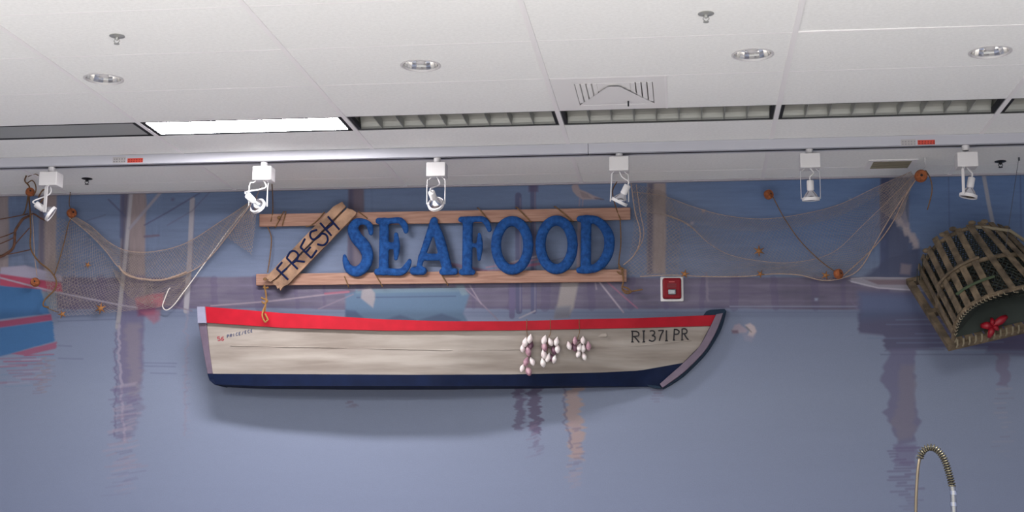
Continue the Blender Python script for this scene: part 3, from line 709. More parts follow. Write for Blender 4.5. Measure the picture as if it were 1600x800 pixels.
# curved stem at the right
stem_in = [(1119,491),(1110,510),(1093,541),(1067,568),(1050,583),(1031,600)]
stem_out = [(1130,489),(1121,514),(1103,546),(1077,574),(1058,590),(1035,606)]
si = pxpath(stem_in, YW-.075, 6); so_ = pxpath(stem_out, YW-.075, 6)
def band(a, b_, y_front, y_back, nm, m_, bev=.003):
    bb = MB(); n = len(a)
    fa = [Vector((p.x, y_front, p.z)) for p in a]; fb = [Vector((p.x, y_front, p.z)) for p in b_]
    ba = [Vector((p.x, y_back, p.z)) for p in a]; bbk = [Vector((p.x, y_back, p.z)) for p in b_]
    fs = []
    for k in range(n-1):
        fs += [(k, k+1, n+k+1, n+k), (2*n+k, 3*n+k, 3*n+k+1, 2*n+k+1), (k, 2*n+k, 2*n+k+1, k+1), (n+k, n+k+1, 3*n+k+1, 3*n+k)]
    for k in (0, n-1): fs.append((k, n+k, 3*n+k, 2*n+k))
    bb.add(fa+fb+ba+bbk, fs); return bb.obj(nm, m_, boat, bevel=bev)
band(si, so_, YW-.085, YW-.005, 'stem', M_MAUVE)
ti = pxpath([(1128,486),(1120,512),(1102,544),(1076,572),(1057,588),(1033,604)], YW-.05, 6)
to = pxpath([(1135,486),(1127,514),(1107,548),(1080,577),(1061,593),(1036,608)], YW-.05, 6)
band(ti, to, YW-.05, YW-.005, 'stem_edging', M_TEAL)
hd = [(1097,495),(1104,486),(1110,484),(1132,482.5),(1135,486),(1130,494),(1119,492.5)]
b = MB(); fr = [P(x, y, YW-.065) for x, y in hd]; b.prism(fr, [Vector((p.x, YW-.005, p.z)) for p in fr]); b.obj('breasthook', M_TEAL, boat, bevel=.003)
b = MB(); fr = [P(x, y, YW-.07) for x, y in [(1011,601),(1030,603),(1034,607),(1026,607),(1014,603.5)]]; b.prism(fr, [Vector((p.x, YW-.005, p.z)) for p in fr]); b.obj('keel_end', M_TEAL, boat)
# lettering on the bow
def strokes(glyphs, conv, r, nm, m_, parent, n=5):
    b = MB()
    for g_ in glyphs: b.tube(smooth_path([conv(*p) for p in g_], n) if len(g_) > 2 else [conv(*p) for p in g_], r, 6)
    return b.obj(nm, m_, parent)
cv = lambda x, y: hpt(970+x/12.31, 500+y/12.3, .001)
RI = [[(222,225),(222,420)],[(200,218),(300,222),(345,258),(330,305),(232,318)],[(262,320),(345,420)],[(198,422),(245,422)],[(335,424),(358,422)],
      [(440,212),(440,420)],[(415,212),(466,210)],[(415,424),(466,420)],
      [(558,218),(600,205),(645,225),(640,275),(598,300)],[(598,300),(652,318),(655,375),(605,408),(540,385)],
      [(722,205),(822,198)],[(822,198),(770,300),(742,400)],[(878,198),(878,395)],[(852,398),(902,396)],
      [(1030,185),(1020,385)],[(1018,182),(1085,188),(1120,225),(1095,270),(1035,275)],[(1002,386),(1042,386)],
      [(1180,180),(1178,380)],[(1168,178),(1230,168),(1272,205),(1255,255),(1185,265)],[(1218,265),(1262,340),(1300,380)],[(1158,384),(1200,382)]]
k = 0
for ch, n_ in zip('RI371PR', (5, 3, 2, 2, 2, 3, 4)):
    s1 = strokes(RI[k:k+n_], cv, .0046, 'registration_character', M_BLACK, boat); k += n_; s1['label'] = 'black painted registration character '+ch
cv2 = lambda x, y: hpt(325+x/16, 500+y/16, .0005)
s2 = strokes([[(300,425),(240,425),(245,465),(300,470),(300,510),(245,515)], [(390,420),(345,440),(335,490),(370,515),(395,480),(350,465)]], cv2, .0028, 'price_sticker', M_REDINK, boat); s2['label'] = 'small red sticker characters'
def glyph(ch, x, y, s_, sl):
    G = {'P': [[(0,0),(0,1)],[(0,0),(.55,.05),(.55,.45),(0,.5)]], 'R': [[(0,0),(0,1)],[(0,0),(.55,.05),(.55,.45),(0,.5)],[(.2,.5),(.6,1)]], 'I': [[(.2,0),(.2,1)]],
         'C': [[(.6,.1),(.2,0),(0,.5),(.2,1),(.6,.9)]], 'E': [[(0,0),(0,1)],[(0,0),(.5,0)],[(0,.5),(.4,.5)],[(0,1),(.5,1)]], '/': [[(.5,0),(0,1.1)]], 'G': [[(.6,.1),(.2,0),(0,.5),(.2,1),(.6,.9),(.6,.55),(.35,.55)]]}
    return [[(x+u_*s_, y+v_*s_+sl*u_*s_) for u_, v_ in g_] for g_ in G[ch]]
gl = []
for i, ch in enumerate('PRICE/ECE'): gl += glyph(ch, 480+i*74, 375-i*17, 70, -.22)
s3 = strokes(gl, cv2, .0024, 'price_lettering', M_BLUEINK, boat, 3); s3['label'] = 'tiny blue lettering reading PRICE'

# ------------------------------------------------------------------ hanging sign
YS = 9.40
sign = thing('seafood_sign', 'hanging wooden plank sign with blue letters SEAFOOD and board reading FRESH', 'sign', P(690, 440, YS))
def plank(c4_, Y, th, nm, m_, parent, bev=.003):
    fr = [P(x, y, Y) for x, y in c4_]; bb = MB(); bb.prism(fr, [p+Vector((0, th, 0)) for p in fr]); return bb.obj(nm, m_, parent, bevel=bev)
plank([(405,334.5),(985,324),(985,343),(405,354)], YS, .022, 'plank', M_PLANK, sign)
plank([(400,428),(979,420.5),(979,440),(400,446)], YS, .022, 'plank', M_PLANK, sign)
# FRESH board, two weathered boards side by side
def cF(x, y): return (390+x/5, 310+y/5)
bd1 = [cF(*p) for p in [(118,628),(135,598),(150,590),(655,62),(700,38),(722,25),(740,50),(752,62),(205,622),(165,652),(140,640),(150,632)]]
bd2 = [cF(*p) for p in [(214,631),(763,73),(778,82),(800,85),(832,108),(826,130),(300,672),(262,690),(240,722),(232,700),(215,705),(205,680),(178,672),(185,655),(170,655)]]
fb = plank(bd1, YS-.045, .016, 'fresh_board', M_OLDWOOD, sign, .002)
fb['label'] = 'weathered slanted board, upper strip'
fb2 = plank(bd2, YS-.045, .016, 'fresh_board', M_OLDWOOD, sign, .002); fb2['label'] = 'weathered slanted board, lower strip'
cvF = lambda x, y: P(*cF(x, y), YS-.0455)
FR = [[(212,548),(302,636)],[(214,548),(256,497)],[(252,580),(292,545)],
      [(290,466),(376,552)],[(290,466),(318,420),(352,412),(380,440),(366,482),(332,508)],[(356,486),(432,496)],
      [(398,382),(482,466)],[(398,382),(434,314)],[(440,422),(478,378)],[(482,466),(526,404)],
      [(528,246),(482,262),(474,296),(498,322),(540,300),(566,276),(600,288),(610,330),(578,366),(530,358)],
      [(552,192),(640,292)],[(612,142),(702,244)],[(598,242),(656,192)]]
k = 0
for ch, n_ in zip('FRESH', (3, 3, 4, 1, 3)):
    lt = strokes(FR[k:k+n_], cvF, .0078, 'painted_letter', M_NAVYINK, fb); k += n_; lt['label'] = 'hand painted navy letter '+ch
# puffy letters
A1 = lambda x, y, r: (520+x/5.333, 310+y/5.333, r/5.333)
A2 = lambda x, y, r: (700+x/5.333, 315+y/5.333, r/5.333)
def arc(cx, cy, rx, ry, a0, a1, r, n=20): return [(cx+rx*math.cos(math.radians(a0+(a1-a0)*k/n)), cy+ry*math.sin(math.radians(a0+(a1-a0)*k/n)), r) for k in range(n+1)]
LET = {
 'S': (A1, [[(318,290,20),(308,230,27),(265,196,24),(200,200,34),(168,255,46),(200,330,50),(262,400,52),(290,480,48),(268,560,46),(205,608,44),(140,590,36),(108,530,26),(98,480,16)], ]),
 'E': (A1, [[(428,200,40),(425,600,42)],[(382,188,27),(470,188,26),(560,185,27),(600,230,28),(610,275,20)],[(430,395,34),(530,395,25)],[(528,300,18),(533,400,28),(526,500,18)],[(372,612,28),(470,612,30),(572,612,30),(620,565,28),(640,520,18)]]),
 'A': (A1, [[(840,186,26),(835,220,34),(735,510,28)],[(840,200,30),(890,340,42),(955,590,42)],[(740,490,30),(930,490,30)],[(675,604,34),(750,604,34)],[(915,612,28),(1015,610,28)],[(735,510,26),(712,596,22)]]),
 'F': (A2, [[(165,165,42),(160,570,42)],[(112,588,24),(205,588,24)],[(110,150,25),(200,148,25),(290,148,25),(330,190,25),(345,235,20)],[(200,365,16),(262,365,22)],[(262,275,16),(264,370,28),(260,480,15)]]),
 'O': (A2, [arc(535,365,134,202,0,360,42)]),
 'O2': (A2, [arc(905,360,134,202,0,360,42)]),
 'D': (A2, [[(1152,160,42),(1148,555,42)],[(1098,145,26),(1150,140,28)],[(1094,572,26),(1150,568,32)],[(1150,142,30),(1230,155,34),(1295,205,38),(1338,280,42),(1345,360,42),(1328,440,42),(1285,510,40),(1225,555,34),(1150,568,32)]])}
for ch, (cvl, st) in LET.items():
    bb = MB(); Yl = YS-.028
    for path in st:
        pp = smooth_path([Vector(cvl(*p)) for p in path], 4) if len(path) > 2 else [Vector(cvl(*path[0])).lerp(Vector(cvl(*path[1])), k/8) for k in range(9)]
        for i, a in enumerate(pp):
            c = P(a.x, a.y, Yl); r_ = a.z/236*1.1
            bb.ball(c, r_, min(.028, r_*.62), r_, n=12, m_=8)
            if i:
                p0 = pp[i-1]; mid = (p0+a)/2
                if (p0-a).length > a.z*.4: 
                    for q_ in (.33, .66):
                        mm = p0.lerp(a, q_); bb.ball(P(mm.x, mm.y, Yl), mm.z/236*1.1, min(.028, mm.z/236*.68), mm.z/236*1.1, n=12, m_=8)
    o = bb.obj('letter', M_BLUE, sign, origin=P(cvl(*st[0][0])[0], cvl(*st[0][0])[1], Yl))
    o['label'] = 'puffy blue letter ' + ch[0]
    rm = o.modifiers.new('r', 'REMESH'); rm.mode = 'VOXEL'; rm.voxel_size = .005; rm.use_smooth_shade = True
    sm = o.modifiers.new('s', 'SMOOTH'); sm.factor = .5; sm.iterations = 4
# lashings
def lash(pts_, Y, r=.004, m_=M_ROPE, nm='lashing_rope', parent=None, n=6):
    b = MB(); b.tube(pxpath(pts_, Y, n), r, 7); return b.obj(nm, m_, parent, smooth=True)
for a_, b_ in (((444,331),(430,355)), ((746,325),(766,347)), ((806,324),(830,347)), ((866,323),(896,346)), ((538,432),(545,449)), ((584,426),(598,448)), ((560,330),(574,342)), ((690,430),(700,446)), ((447,331),(441,352))):
    lash([(a_[0],a_[1],YS+.012),((a_[0]*.85+b_[0]*.15),a_[1]+2,YS-.006),(b_[0]*.9+a_[0]*.1,b_[1]-2,YS-.006),(b_[0],b_[1],YS+.012)], YS, .0042, parent=sign)
lash([(507,331),(498,342),(486,352),(478,354)], YS-.01, .004, parent=sign)
for rr in ([(418,354),(424,372),(422,400),(418,426)], [(969,342),(970,380),(967,408),(968,424)]): lash(rr, YS+.005, .0042, parent=sign)
lash([(425,288,9.0),(426,310,9.2),(426,332,YS-.01),(423,346,YS-.012)], YS, .004, parent=sign)
lash([(964,284,9.0),(957,300,9.2),(963,326,YS-.01),(970,344,YS-.012)], YS, .004, parent=sign)
lash([(966,412),(972,424),(974,440),(972,450),(980,455),(994,454),(1004,452)], YS-.012, .0055, parent=sign)
lash([(972,448),(980,450),(986,456),(978,458),(972,452)], YS-.018, .006, parent=sign)
lash([(966,418),(974,420),(970,428),(964,424)], YS-.014, .005, parent=sign)
for x, y in ((414,436), (436,340)):
    b = MB(); b.ball(P(x, y, YS-.05), .014, .01, .012); b.obj('knot', M_ROPE, sign, smooth=True)
# rope that ties the boat to the sign
rp_ = thing('hanging_rope', 'short golden rope tying the red boat rail to the sign plank', 'rope', P(415, 500, 9.1))
lash([(413,446,YS-.01),(415,456,9.3),(416,466,9.22),(415,476,9.14),(414,488,9.08),(417,496,9.03),(419,500,9.03)], 9.2, .006, M_JUTE, 'strand', rp_)
lash([(414,478,9.12),(411,486,9.05),(410,494,9.03),(414,503,9.03),(418,500,9.03)], 9.1, .0055, M_JUTE, 'strand', rp_)
lash([(408,465,9.2),(412,467,9.2),(418,470,9.19),(413,474,9.18),(409,471,9.18)], 9.2, .006, M_JUTE, 'knot', rp_)
lash([(412,449,YS-.02),(415,450,YS-.03),(419,449,YS-.02)], YS, .007, M_JUTE, 'knot', rp_)

# ------------------------------------------------------------------ garlic braids
GS = [[(240,290,0),(185,330,0),(155,400,0),(248,366,1),(222,432,2),(266,545,0),(198,548,2),(152,622,0),(225,655,2)],
      [(402,302,0),(474,325,0),(540,320,0),(405,378,2),(553,402,0),(512,420,1),(398,466,0),(444,502,0),(516,522,0),(486,505,1),(388,562,0)],
      [(686,368,0),(752,310,2),(842,305,0),(742,386,1),(802,384,0),(845,398,0),(905,372,2),(790,458,0),(856,488,0)]]
tops = [(823,500,(215,240)), (860,500,(470,250)), (905,500,(805,260))]
glab = ['longest garlic string, narrow, hanging left of the other two', 'middle garlic string of bulky clustered bulbs', 'shortest round garlic bunch hanging nearest the registration letters']
M_GP2 = mat('pink_garlic_skin', (184,148,156), .5, col2=(140,100,116), scale=30)
for gi, (bl, tp) in enumerate(zip(GS, tops)):
    cg = lambda x, y: (795+x/7.27, 490+y/7.27)
    c0 = hpt(*cg(*tp[2]), .05)
    t = thing('garlic_string', glab[gi], 'garlic', c0, 'garlic strings on the boat side')
    r_ = random.Random(gi+5)
    b = MB(); cxs = [cg(x, y) for x, y, _ in bl]
    pth = [hpt(tp[0], 499, .035), hpt(tp[0], 508, .034), hpt(tp[0]+.4, 520, .02)]+[hpt(*p, .018) for p in sorted([(sum(q_[0] for q_ in cxs)/len(cxs)*.6+q2[0]*.4, q2[1]) for q2 in cxs[::3]], key=lambda a: a[1])]
    b.tube(smooth_path(pth, 4), .0022, 6); b.obj('string', M_ROPE, t, smooth=True)
    b = MB(); b.tube([hpt(cg(x, y)[0], cg(x, y)[1], .016) for x, y, _ in bl[:6]], .006, 6); b.obj('dry_stalk', mat('dry_stalk', (110,80,84), .8), t, smooth=True)
    for x, y, c in bl:
        u, v = cg(x, y); off = {0: .036, 1: .022, 2: .042}[c]; p = hpt(u, v, off)
        rr = .0205*(.92+.2*r_.random())*(1.12 if c == 2 and gi == 0 else 1)
        b = MB(); ang = r_.uniform(-.4, .4); prof = [(0,-1.4),(.3,-1.25),(.66,-.8),(.86,-.15),(.8,.4),(.5,.95),(.24,1.3),(.1,1.6),(0,1.62)]
        b.lathe([(a*rr, z*rr) for a, z in prof], Matrix.Translation(p) @ Matrix.Rotation(ang, 4, 'Y') @ Matrix.Rotation(r_.uniform(-.3,.3), 4, 'X'), 12)
        b.obj('bulb', [M_GARLIC, M_GARLICP, M_GP2][c], t, smooth=True)

# ------------------------------------------------------------------ fire alarm strobe
c = P(1050, 452, YW); t = thing('fire_alarm_strobe', 'red fire alarm strobe with white surround on the mural right of the sign', 'alarm', (c.x, YW, c.z))
hx, hz = .0765, .0845
b = MB(); fr = [(c.x-hx, c.z-hz), (c.x+hx, c.z-hz), (c.x+hx, c.z+hz), (c.x-hx, c.z+hz)]
b.box((c.x-hx, YW-.018, c.z-hz), (c.x+hx, YW-.005, c.z+hz)); b.obj('back_plate', M_WHITE, t, bevel=.006)
b = MB(); b.box((c.x-.062, YW-.05, c.z-.070), (c.x+.062, YW-.017, c.z+.070)); b.obj('housing', M_ALARM, t, bevel=.012)
b = MB(); b.box((c.x-.026, YW-.066, c.z-.046), (c.x+.028, YW-.049, c.z-.006)); b.obj('strobe_lens', M_STROBE, t, bevel=.008)
b = MB(); b.box((c.x-.02, YW-.0515, c.z+.040), (c.x+.018, YW-.0495, c.z+.046)); b.obj('embossed_strip', mat('worn_red', (170,70,70), .5), t)
b = MB()
for i in range(5): b.box((c.x-.03, YW-.0512, c.z+.005+i*.006), (c.x+.03, YW-.0495, c.z+.008+i*.006))
b.obj('sounder_slots', mat('deep_red', (92,10,22), .5), t)

# ------------------------------------------------------------------ nets, floats, starfish
def net_patch(b, top, bot, cell=.017, th=.0011, jit=.0025, seed=1, wav=.012):
    """diamond netting between two edges given as 3D polylines"""
    def resample(path, n):
        L = [0]
        for a, c_ in zip(path[:-1], path[1:]): L.append(L[-1]+(c_-a).length)
        out = []
        for k in range(n+1):
            s = L[-1]*k/n; i = min(max(np.searchsorted(L, s)-1, 0), len(path)-2)
            f_ = (s-L[i])/max(L[i+1]-L[i], 1e-9); out.append(path[i].lerp(path[i+1], f_))
        return out
    ln = lambda p: sum((a-c_).length for a, c_ in zip(p[:-1], p[1:]))
    nu = max(6, int((ln(top)+ln(bot))/2/cell))
    A = resample(top, nu); B = resample(bot, nu)
    hgt = max((a-c_).length for a, c_ in zip(A, B)); nv = max(3, int(hgt*.8/cell))
    r_ = random.Random(seed)
    G = [[None]*(nv+1) for _ in range(nu+1)]
    for i in range(nu+1):
        for j in range(nv+1):
            f_ = j/nv; p = A[i].lerp(B[i], f_)
            p = p+Vector((r_.uniform(-jit, jit), wav*math.sin(i*.35+j*.5)*math.sin(math.pi*f_), r_.uniform(-jit, jit)))
            p.y = min(p.y, YW-.012); G[i][j] = p
    def thread(a, c_):
        d = c_-a
        if d.length < 1e-5: return
        n1 = d.cross(Vector((0,1,0)))
        if n1.length < 1e-6: return
        n1 = n1.normalized()*th; n2 = Vector((0,-th,0))
        b.add([a-n1, a+n1, a+n2, c_-n1, c_+n1, c_+n2], [(0,1,4,3),(1,2,5,4),(2,0,3,5)])
    for i in range(nu):
        for j in range(nv):
            if (i+j) % 2 == 0: thread(G[i][j], G[i+1][j+1])
            else: thread(G[i+1][j], G[i][j+1])
    return b
def np_(pts_, Y): return pxpath(pts_, Y, 8)
YN = YW-.05
netL = thing('fishing_net', 'tan fishing net draped across the left part of mural', 'net', P(220, 440, YN), 'tan fishing nets draped over the mural')
U1 = np_([(108,334),(140,352),(170,378),(200,392),(240,393),(290,380),(345,346),(402,308,9.25)], YN)
U2 = np_([(108,340),(140,366),(165,392),(186,418),(215,434),(250,438),(290,428),(330,400),(392,320,9.25)], YN-.03)
b = MB(); net_patch(b, U1, U2, .0105, .0011, seed=1); b.obj('net_fold', M_NET, netL)
b = MB(); net_patch(b, np_([(108,342),(130,362),(160,395),(186,422),(215,436),(250,440),(285,430),(300,418)], YN), np_([(70,430),(84,488),(130,492),(180,488),(215,484),(250,480),(275,474),(296,446)], YN), .0135, .00095, seed=2); b.obj('net_fold', M_NET, netL)
b = MB(); net_patch(b, np_([(106,345),(118,420),(130,470)], YN), np_([(68,330),(70,400),(84,488)], YN), .015, .0009, seed=9); b.obj('net_fold', M_NET, netL)
b = MB(); net_patch(b, np_([(402,312,9.25),(399,350,9.3),(393,398,9.38)], YN), np_([(396,320,9.25),(370,350,9.32),(350,368,9.38)], YN), .012, .00145, seed=3); b.obj('net_fold', M_NET, netL)
b = MB(); net_patch(b, np_([(175,420),(190,426),(215,434),(240,438)], YN), np_([(186,440),(200,462),(222,474),(240,480)], YN), .011, .0012, seed=13); b.obj('net_fold', M_NET, netL)
b = MB(); b.tube([p+Vector((0,-.008,0)) for p in np_([(186,416),(196,428),(215,435),(250,438),(275,432),(292,425)], YN-.03)], .0075, 7); b.obj('edge_rope', M_NETCORD, netL, smooth=True)
b = MB(); b.tube(U2, .003, 6); b.tube(U1, .0025, 6); b.obj('edge_cord', M_NETCORD, netL, smooth=True)
b = MB(); b.tube(pxpath([(266,450),(263,453),(257,468),(254,478),(258,484),(264,483),(273,475),(284,460),(297,443),(330,397),(360,356),(390,320,9.27)], YN-.02), .0036, 6); b.obj('draw_cord', M_PALECORD, netL, smooth=True)
b = MB(); b.tube(pxpath([(400,308,9.25),(404,300,9.15),(408,291,9.02)], 9.2), .003, 6); b.obj('hanging_cord', M_NETCORD, netL, smooth=True)

netR = thing('fishing_net', 'tan fishing net draped across the right part of mural behind the floats', 'net', P(1200, 420, YN), 'tan fishing nets draped over the mural')
HK = PC(1445, 246)
V1 = np_([(990,300),(1035,306),(1080,322),(1130,336),(1190,342),(1250,335),(1310,320),(1370,292,9.3),(1424,268,9.05)], YN)
V2 = np_([(1040,335),(1075,350),(1105,378),(1140,398),(1190,408),(1240,410),(1300,395),(1350,350,9.3),(1428,274,9.05)], YN-.02)
V3 = np_([(1000,432),(1050,430),(1100,432),(1160,432),(1210,428),(1250,430),(1285,438),(1318,434),(1345,418,9.38),(1372,372,9.3),(1400,325,9.2),(1434,276,9.05)], YN-.01)
V1b = np_([(1000,330),(1040,335),(1080,346),(1130,358),(1190,362),(1250,354),(1310,338),(1370,306,9.3),(1426,272,9.05)], YN)
b = MB(); net_patch(b, V1, V1b, .0085, .0007, seed=14); b.obj('net_fold', M_NET, netR)
b = MB(); net_patch(b, V1b, V2, .0125, .0005, seed=4); b.obj('net_fold', M_NET, netR)
b = MB(); net_patch(b, V2, V3, .0135, .0006, seed=5); b.obj('net_fold', M_NET, netR)
b = MB(); net_patch(b, np_([(986,286),(990,350),(978,430)], YN), np_([(1040,300),(1062,350),(1060,430)], YN), .0125, .0009, seed=6); b.obj('net_fold', M_NET, netR)
b = MB(); net_patch(b, np_([(1372,292,9.3),(1400,283,9.2),(1430,272,9.05)], YN), np_([(1376,330,9.35),(1400,345,9.35),(1412,330,9.3)], YN), .012, .0012, seed=7); b.obj('net_fold', M_NET, netR)
b = MB(); b.tube(V3, .0035, 6); b.tube(V2, .0018, 6); b.tube(V1, .0018, 6)
b.tube(pxpath([(986,286),(992,330),(1000,360),(998,384),(988,402),(974,414)], YN-.03), .004, 6); b.tube(pxpath([(994,288),(1000,330),(1006,366),(996,392)], YN-.02), .003, 6)
b.obj('edge_cord', M_NETCORD, netR, smooth=True)
b = MB(); b.tube(pxpath([(1441,272,9.0),(1430,282,9.05),(1412,312,9.15),(1398,342,9.25),(1378,372,9.33),(1352,400,9.39),(1316,432,9.40)], 9.2), .0036, 6); b.obj('float_rope', M_NETCORD, netR, smooth=True)
b = MB(); b.tube(pxpath([(1208,308),(1225,340),(1250,376),(1280,406),(1304,424)], YN-.02), .0035, 6); b.obj('float_rope', M_ROPE, netR, smooth=True)
b = MB(); b.tube(pxpath([(1446,266,9.0),(1454,280,9.0),(1456,300,9.02),(1449,328,9.05)], 9.0), .004, 6); b.obj('float_rope', M_ROPE, netR, smooth=True)

def cork(px, py, r, Y, label, tilt=(math.pi/2, 0)):
    p = P(px, py, Y); b = MB(); M_ = Matrix.Translation(p) @ Matrix.Rotation(tilt[0], 4, 'X') @ Matrix.Rotation(tilt[1], 4, 'Y')
    h = r*.62
    t = thing('cork_float', label, 'float', p, 'orange cork floats on the nets')
    b.lathe([(r*.22,-h),(r*.8,-h),(r*.97,-h*.6),(r,0),(r*.97,h*.6),(r*.8,h),(r*.22,h),(r*.22,h*.4),(r*.22,-h)], M_, 24); b.obj('float_body', M_CORK, t, smooth=True)
    b = MB(); b.lathe([(0,-h*1.02),(r*.21,-h*1.02),(r*.21,h*1.02),(0,h*1.02)], M_, 12); b.obj('bore', M_DARK, t)
cork(47, 300, .030, 9.0, 'orange cork float near ceiling beside the leftmost track lamp', (1.2, .5))
cork(112, 333, .034, 9.38, 'orange cork float at the upper left corner of left net', (1.2, .9))
cork(55, 441, .032, 9.38, 'orange cork float over the red stripe of the painted blue boat', (1.4, .2))
cork(1201, 304, .033, 9.38, 'orange cork float high beside the straight-down track lamp', (1.3, .8))
cork(1310, 428, .033, 9.36, 'orange cork float beside starfish at the net bottom', (1.35, .9))
cork(1439, 275, .040, 8.97, 'large round orange cork float hanging at right net corner')
# hook that carries the large float, and the trap wire
b = MB(); b.tube([HK, HK+Vector((0,0,-.03)), HK+Vector((.006,0,-.05)), P(1441, 266, 8.99)], .0016, 6); b.tube([HK+Vector((0,0,-.001)), HK+Vector((0,0,-.02))], .006, 8)
tag(b.obj('ceiling_hook', M_WHITE, smooth=True), 'small white ceiling hook and line holding the large round float', 'hook')

def starfish(px, py, R_, Y, ang, label, arms=5):
    p = P(px, py, Y); bm = bmesh.new(); n = arms*2; top = bm.verts.new((0,-.009,0)); bk = bm.verts.new((0,.004,0)); rim = []; mid = []
    for k in range(n):
        a = ang+math.pi*k/arms; r_ = R_ if k % 2 == 0 else R_*.33
        rim.append(bm.verts.new((r_*math.sin(a), 0, r_*math.cos(a)))); mid.append(bm.verts.new((r_*.5*math.sin(a), -.008 if k % 2 == 0 else -.004, r_*.5*math.cos(a))))
    for k in range(n):
        k2 = (k+1) % n; bm.faces.new((rim[k], rim[k2], mid[k2], mid[k])); bm.faces.new((mid[k], mid[k2], top)); bm.faces.new((rim[k2], rim[k], bk))
    bmesh.ops.recalc_face_normals(bm, faces=bm.faces)
    me = bpy.data.meshes.new('starfish'); bm.to_mesh(me); bm.free(); me.materials.append(M_STAR)
    o = bpy.data.objects.new('starfish', me); o.location = p; COL.objects.link(o)
    for f_ in me.polygons: f_.use_smooth = True
    tag(o, label, 'starfish', 'dried starfish on the nets')
starfish(157, 482, .046, YN-.03, .1, 'six-armed tan starfish low at left, beside white mooring line', 6)
starfish(137, 414, .028, YN-.03, .4, 'small dull starfish high in the left net')
starfish(97, 491, .034, YN-.03, .9, 'yellowish starfish at the bottom left corner of net')
starfish(1186, 392, .042, YN-.03, .0, 'upper starfish in the middle of the right net', 6)
starfish(1188, 428, .030, YN-.03, .5, 'starfish on the lower edge straight below the upper starfish')
starfish(1070, 428, .034, YN-.03, .2, 'starfish just above the fire alarm strobe')
starfish(1290, 430, .033, YN-.04, .3, 'starfish touching the low cork float')

# tangled brown ropes at the left
rt = thing('tangled_rope', 'tangle of brown rope and driftwood hanging at far left', 'rope', P(45, 290, 9.2))
def rope(pts_, Y, r, m_=M_ROPE, nm='rope_strand'): 
    b = MB(); b.tube(pxpath(pts_, Y, 6), r, 7); b.obj(nm, m_, rt, smooth=True)
HL = PC(42, 274)
rope([(41,275,HL.y),(39,283,8.98),(46,292,9.0),(44,305,9.05),(42,318,9.15),(39,330,9.3),(36,336,9.38)], 9.1, .005)
rope([(43,286,9.0),(50,282,9.0),(55,288,9.0),(56,298,9.0),(52,306,9.02)], 9.0, .004)
rope([(44,276,HL.y),(54,272,8.85),(60,274,8.8)], 9.0, .003)
rope([(60,308,9.05),(66,298,9.0),(72,296,9.0),(70,306,9.05),(62,318,9.1),(56,326,9.2)], 9.1, .005)
rope([(44,338,9.36),(36,342),(30,350),(24,360),(23,368),(21,386),(10,396),(-10,406)], 9.38, .010, M_DRIFT, 'driftwood_branch')
rope([(44,338),(52,334),(62,340),(70,344)], 9.38, .006, M_DRIFT, 'driftwood_branch')
for pp in ([(24,362),(10,368),(-6,373)], [(24,370),(12,376),(-8,384)], [(46,356),(30,374),(10,398),(-8,404)], [(44,334),(20,339),(-8,344)], [(48,390),(20,396),(-8,400)]):
    rope(pp, 9.39, .004, M_DRIFT, 'driftwood_twig')
rope([(45,306,9.1),(47,332,9.36),(48,360),(48,388),(60,408),(75,420),(84,430),(88,441),(85,453),(76,462),(69,470),(68,478),(76,480)], 9.38, .0058)
rope([(112,340),(107,350),(102,372),(93,405),(85,430)], 9.39, .0036)
rope([(50,330),(52,360),(54,400),(58,432)], 9.39, .003, M_NETCORD)
rope([(68,478),(80,484),(92,488)], 9.39, .003)
rope([(110,300,9.4),(108,318,9.4),(112,330,9.38)], 9.4, .003)

# ------------------------------------------------------------------ lobster trap
YB = 9.30
O0 = P(1422, 441, YB)                       # rear left corner of the trap's base
F0 = P(1485, 541, 8.88)                      # front left corner
ax = F0-O0; Lh = ax.length; ax.normalize()
lo_, hi_ = 8.0, 9.8
for _ in range(50):                          # front right corner, square to the trap's length
    mid_ = (lo_+hi_)/2
    if (P(1672, 497, mid_)-F0).dot(ax) > 0: lo_ = mid_
    else: hi_ = mid_
wx = P(1672, 497, mid_)-F0; W_ = wx.length; wx.normalize()
ux = ax.cross(wx); ux = ux if ux.z > 0 else -ux; ux.normalize()
HH = .33
trap = thing('lobster_trap', 'weathered wooden lobster trap with curved slatted top and red bow, hanging at right', 'lobster trap', O0)
def T(a, w_, h_): return O0+ax*a+wx*w_+ux*h_
def archp(th, r=1.0, a=None):               # th 0..pi, from left to right; the rear hoop is narrower and rounder than the front one
    f = 1.0 if a is None else min(1, max(0, a/Lh))
    x = -math.cos(th); z = math.sin(th); e1 = .98*(1-f)+.72*f; e2 = .86*(1-f)+.66*f
    x = math.copysign(abs(x)**e1, x); z = z**e2
    return (W_/2+x*W_/2*(.80*(1-f)+.94*f)*r, .035+z*((HH+.02*(1-f))-.035)*r)
def barT(a, b_, wd, th, nm, m_=M_SLAT, up=None):
    b = MB(); b.bar(T(*a), T(*b_), wd, th, up or ux); return b.obj(nm, m_, trap, bevel=.002)
for (p, q_) in (((0,0,0),(Lh,0,0)), ((0,W_,0),(Lh,W_,0))): barT(p, q_, .04, .04, 'base_rail')
for a in (0, Lh/2, Lh): barT((a,-.02,0), (a,W_+.02,0), .04, .04, 'cross_bar')
for i in range(1, 12): barT((0, W_*i/12, .022), (Lh, W_*i/12, .022), .052, .008, 'floor_slat')
NA = 24
for a in (.02, Lh/2, Lh-.015):
    b = MB(); pts_ = [T(a, *archp(math.pi*k/NA, 1, a)) for k in range(NA+1)]; b.tube(pts_, .014, 8); b.obj('hoop', M_SLAT, trap, smooth=True)
nsl = 13; rr_ = random.Random(3)
